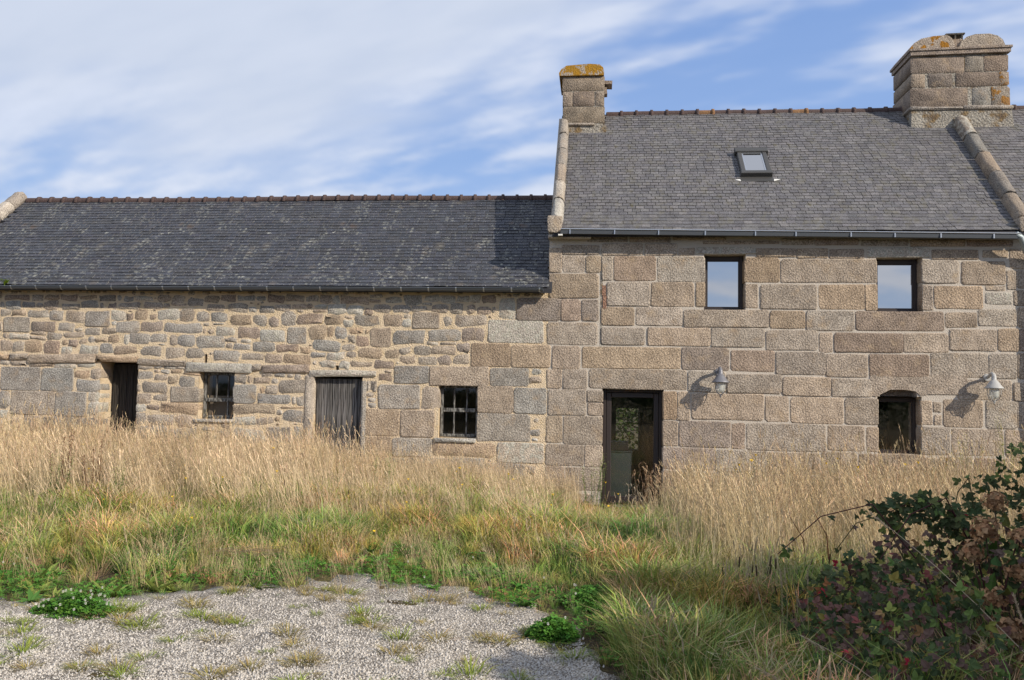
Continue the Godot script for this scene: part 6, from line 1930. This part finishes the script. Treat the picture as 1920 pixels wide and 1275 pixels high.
func make_bramble() -> void:
	var o := base("bramble", Vector3(2.6, 0, 8.5))
	tag(o, "dark bramble thicket with green and red leaves in the lower right corner", "bramble")
	var canes := []
	for k in 26:
		var x := rng.randf_range(-0.4, 1.8)
		var z := rng.randf_range(-0.6, 0.7)
		var h := bramble_top(x + 2.6) * rng.randf_range(0.75, 1.0) + 0.05
		var d := Vector3(rng.randf_range(-0.85, 0.25), 0, rng.randf_range(-0.3, 0.5))
		if h > 1.05:
			d.x = rng.randf_range(-0.2, 0.3)
		var root := Vector3(x, -0.02, z)
		var pts := [root, root + d * 0.25 + Vector3(0, h * 0.62, 0), root + d * 0.6 + Vector3(0, h, 0), root + d + Vector3(0, h * 0.9, 0), root + d * 1.35 + Vector3(0, h * 0.62, 0)]
		if k < 3:           # the long arching cane reaching left over the grass
			pts = [Vector3(0.3 + 0.1 * k, 0, -0.2), Vector3(0.1, 0.55, -0.15 + 0.05 * k), Vector3(-0.15, 0.88 - 0.05 * k, -0.1), Vector3(-0.42 - 0.07 * k, 0.97 - 0.03 * k, 0.0), Vector3(-0.66 + 0.08 * k, 0.86 - 0.1 * k, 0.05)]
		var st := begin(Color(0.10, 0.04, 0.04) if rng.randf() < 0.6 else Color(0.10, 0.10, 0.045))
		tube(st, pts, 0.007, 0.003, 6)
		put("cane", done(st), M.dead, o)
		canes.append(pts)
	var kinds := [Color(0.045, 0.062, 0.028), Color(0.06, 0.085, 0.03), Color(0.095, 0.135, 0.035), Color(0.20, 0.20, 0.05), Color(0.15, 0.06, 0.05), Color(0.38, 0.03, 0.05), Color(0.115, 0.07, 0.058), Color(0.22, 0.12, 0.05)]
	var meshes := []
	for c in kinds:
		meshes.append(bramble_leaf(c * Color(1.35, 1.35, 1.35)))
	var weights := [0, 0, 0, 0, 1, 1, 1, 2, 2, 3, 4, 6, 6, 6, 6, 6, 0, 1, 1, 0, 6, 7]
	var spots := []
	var picks := []
	for k in 5200:
		var p := Vector3.ZERO
		if k < 800:
			var pts: Array = canes[rng.randi() % canes.size()] if k > 260 else canes[k % 3]
			var i := 1 + rng.randi() % 4
			p = pts[i - 1].lerp(pts[i], rng.randf()) + Vector3(rng.randf_range(-0.07, 0.07), rng.randf_range(-0.06, 0.06), rng.randf_range(-0.07, 0.07))
		else:
			var x := 1.3 + 3.0 * pow(rng.randf(), 1.1)
			var top := bramble_top(x)
			var z := 8.55 + rng.randf_range(-0.85, 1.05 if x > 2.2 else 1.5)
			var edge := 1.0 - pow(absf(z - (8.6 if x > 2.2 else 8.85)) / (1.15 if x > 2.2 else 1.4), 3.0)
			var f := pow(rng.randf(), 0.6)
			if x > 2.25 and z > 8.55 and rng.randf() < 0.86:
				continue
			if x > 1.9 and x < 2.45 and f > 0.72:
				continue
			p = Vector3(x - 2.6, top * edge * f * 0.93, z - 8.5)
		var b := Basis(Vector3.UP, rng.randf_range(-0.9, 0.9)) * Basis(Vector3.RIGHT, rng.randf_range(-1.1, 0.2)) * Basis(Vector3.BACK, rng.randf_range(-2.6, 2.6))
		spots.append(Transform3D(b.scaled(Vector3.ONE * rng.randf_range(0.5, 0.95)), p))
		var pick: int = weights[rng.randi() % weights.size()]
		if p.y > 0.75 and pick > 2:
			pick = 0
		if rng.randf() < 0.003:
			pick = 5
		picks.append(pick)
	var order := range(spots.size())
	order.sort_custom(func(i: int, j: int) -> bool: return spots[i].origin.z > spots[j].origin.z if absf(spots[i].origin.z - spots[j].origin.z) > 0.0001 else i < j)
	var others := {}
	var single := 0
	for i in order:
		if single < 280 and spots[i].origin.x < 0.35 and spots[i].origin.y > 0.05:
			put("leaf", meshes[picks[i]], M.leaf, o).transform = spots[i]
			single += 1
		else:
			if not others.has(picks[i]):
				others[picks[i]] = []
			others[picks[i]].append(spots[i])
	for key in others:
		var tints := []
		for s in others[key]:
			tints.append(leaf_tint())
		scatter("leaves", meshes[key], M.leaf, others[key], tints, o)


func make_hydrangea() -> void:
	var o := base("hydrangea", Vector3(2.75, 0, 8.75))
	tag(o, "hydrangea bush with dried brown flower heads at the right edge", "shrub")
	var heads := []
	for v in 3:
		var st := begin()
		for k in 70:
			var y := 1.0 - 1.8 * (k + 0.5) / 70
			var r := sqrt(maxf(0.0, 1.0 - y * y))
			var d := Vector3(cos(k * 2.4) * r, y, sin(k * 2.4) * r)
			var at := d * rng.randf_range(0.035, 0.09)
			var f := rng.randf_range(0.55, 1.3)
			var c := Color(0.36, 0.18, 0.09).lerp(Color(0.52, 0.33, 0.18), rng.randf())
			c = Color(c.r * f, c.g * f, c.b * f)
			var s := d.cross(Vector3(rng.randf_range(-1, 1), rng.randf_range(-1, 1), rng.randf_range(-1, 1))).normalized()
			var u := s.cross(d)
			for q in 4:
				var e := (s * cos(q * PI / 2) + u * sin(q * PI / 2))
				blade(st, at, at + e * 0.013 + d * rng.randf_range(-0.006, 0.006), at + e * 0.024 + d * rng.randf_range(-0.012, 0.012), 0.019, (e.cross(d) + d * rng.randf_range(-0.5, 0.5)).normalized(), c, c)
		heads.append(done(st))
	var spots := [Vector3(-0.2, 1.0, 0.05), Vector3(-0.02, 0.93, 0.2), Vector3(-0.3, 0.83, 0.15), Vector3(-0.12, 0.8, 0.2), Vector3(-0.18, 0.62, 0.3), Vector3(-0.32, 0.45, 0.3), Vector3(-0.02, 0.55, 0.35), Vector3(-0.2, 0.08, 0.45), Vector3(-0.42, 0.12, 0.4), Vector3(0.05, 0.72, 0.25), Vector3(0.2, 1.1, 0.1), Vector3(0.35, 0.9, 0.2), Vector3(0.3, 0.6, 0.3), Vector3(0.45, 1.2, 0.0), Vector3(0.1, 0.3, 0.4), Vector3(-0.36, 0.68, 0.1), Vector3(-0.27, 0.27, 0.35), Vector3(0.6, 0.8, 0.2)]
	for p in spots:
		var st := begin(Color(0.14, 0.10, 0.07))
		tube(st, [Vector3(p.x * 0.5 + 0.1, 0, -0.1), Vector3(p.x * 0.8, p.y * 0.55, p.z * 0.6), p], 0.006, 0.004, 6)
		put("stem", done(st), M.dead, o)
		var h := put("flower_head", heads[rng.randi() % 3], M.dead, o)
		h.transform = Transform3D(Basis.from_euler(Vector3(rng.randf_range(-0.4, 0.5), rng.randf() * TAU, rng.randf_range(-0.4, 0.4))).scaled(Vector3.ONE * rng.randf_range(0.85, 1.2)), p)
	var cols := [Color(0.05, 0.10, 0.03), Color(0.075, 0.13, 0.03), Color(0.16, 0.16, 0.04), Color(0.13, 0.06, 0.045)]
	var shapes := []
	for c in cols:
		var st := begin(c)
		leaflet(st, Vector3.ZERO, Vector3(0, 1, 0), Vector3(0, 0.2, 1).normalized(), 0.12, 0.042)
		shapes.append(done(st))
	for k in 120:
		var p := Vector3(rng.randf_range(-0.45, 0.9), 0, rng.randf_range(-0.3, 0.4))
		p.y = rng.randf_range(0.1, 1.05) * clampf(0.8 + p.x * 0.5, 0.5, 1.1)
		var leaf := put("leaf", shapes[rng.randi() % 4], M.leaf, o)
		leaf.transform = Transform3D(Basis.from_euler(Vector3(rng.randf_range(-0.3, 1.3), rng.randf() * TAU, rng.randf_range(-0.6, 0.6))).scaled(Vector3.ONE * rng.randf_range(0.6, 1.1)), p)


# ---------------------------------------------------------------- trees behind the viewer: they shade the right foreground and stand in the glass

func make_trees() -> void:
	var leaf := begin(Color(0.05, 0.085, 0.022))
	leaflet(leaf, Vector3.ZERO, Vector3(0, 1, 0), Vector3(0, 0.2, 1).normalized(), 0.13, 0.05)
	var mesh := done(leaf)
	for d in [[7.0, 12.3, 4.05, 2.5, "leafy tree beside the yard, right of the viewer"], [6.2, 13.7, 3.6, 2.0, "low leafy tree on the right, nearest the viewer"], [3.5, 37.0, 4.4, 2.0, "tree in the far hedge, seen in the glass door"], [-2.0, 39.0, 3.8, 1.8, "tree in the far hedge, left of the one facing the glass door"]]:
		var t := base("tree", Vector3(d[0], hgt(d[0], d[1]), d[1]))
		tag(t, d[4], "tree")
		var h: float = d[2]
		var r: float = d[3]
		var st := begin()
		tube(st, [Vector3(0, -0.1, 0), Vector3(0.05, h * 0.3, 0), Vector3(-0.05, h * 0.6, 0.05), Vector3(0, h * 0.9, 0)], 0.16, 0.04, 9)
		var trunk := put("trunk", done(st), M.bark, t)
		var spots := []
		var tints := []
		for k in 26:
			var a := rng.randf() * TAU
			var y := h * rng.randf_range(0.3, 0.93)
			var f := rng.randf_range(0.35, 0.85)
			var wide := r * sin(PI * clampf((y / h - 0.12) / 0.9, 0.05, 0.98)) * f
			var c := Vector3(cos(a) * wide, y, sin(a) * wide)
			st = begin()
			tube(st, [Vector3(0, y * 0.72, 0), c * 0.5 + Vector3(0, y * 0.42, 0), c], 0.04, 0.012, 5)
			put("limb", done(st), M.bark, trunk)
			var size := r * rng.randf_range(0.26, 0.42)
			for j in 800:
				var v := Vector3(rng.randf_range(-1, 1), rng.randf_range(-1, 1), rng.randf_range(-1, 1))
				if v.length() > 1.0:
					v = v.normalized() * rng.randf()
				var q := c + v * Vector3(1.15, 0.8, 1.15) * size
				spots.append(Transform3D(Basis.from_euler(Vector3(rng.randf() * TAU, rng.randf() * TAU, rng.randf() * TAU)).scaled(Vector3.ONE * rng.randf_range(1.1, 1.8)), q))
				tints.append(leaf_tint())
		scatter("crown", mesh, M.tree_leaf, spots, tints, t)
	for d in [["hedge_behind_viewer", -24.0, 26.0, 34.0, 1.8, "long dark hedge far behind the viewer, mirrored in the glass door"], ["hedge_behind_house", -16.0, 12.0, -16.0, 1.9, "hedge behind the house seen through the glass door and far window"]]:
		var o := base("hedge", Vector3(0, 0, d[3]))
		tag(o, d[5], "hedge")
		var spots := []
		var tints := []
		for k in 24000:
			var x := rng.randf_range(d[1], d[2])
			var top: float = d[4] * (1.0 + 0.25 * noise.get_noise_2d(x * 0.35, d[3]))
			var y := top * pow(rng.randf(), 0.7)
			spots.append(Transform3D(Basis.from_euler(Vector3(rng.randf() * TAU, rng.randf() * TAU, rng.randf() * TAU)).scaled(Vector3.ONE * rng.randf_range(0.7, 1.3)), Vector3(x, y + hgt(x, d[3]), rng.randf_range(-0.7, 0.7))))
			tints.append(leaf_tint())
		scatter("leaves", mesh, M.leaf, spots, tints, o)
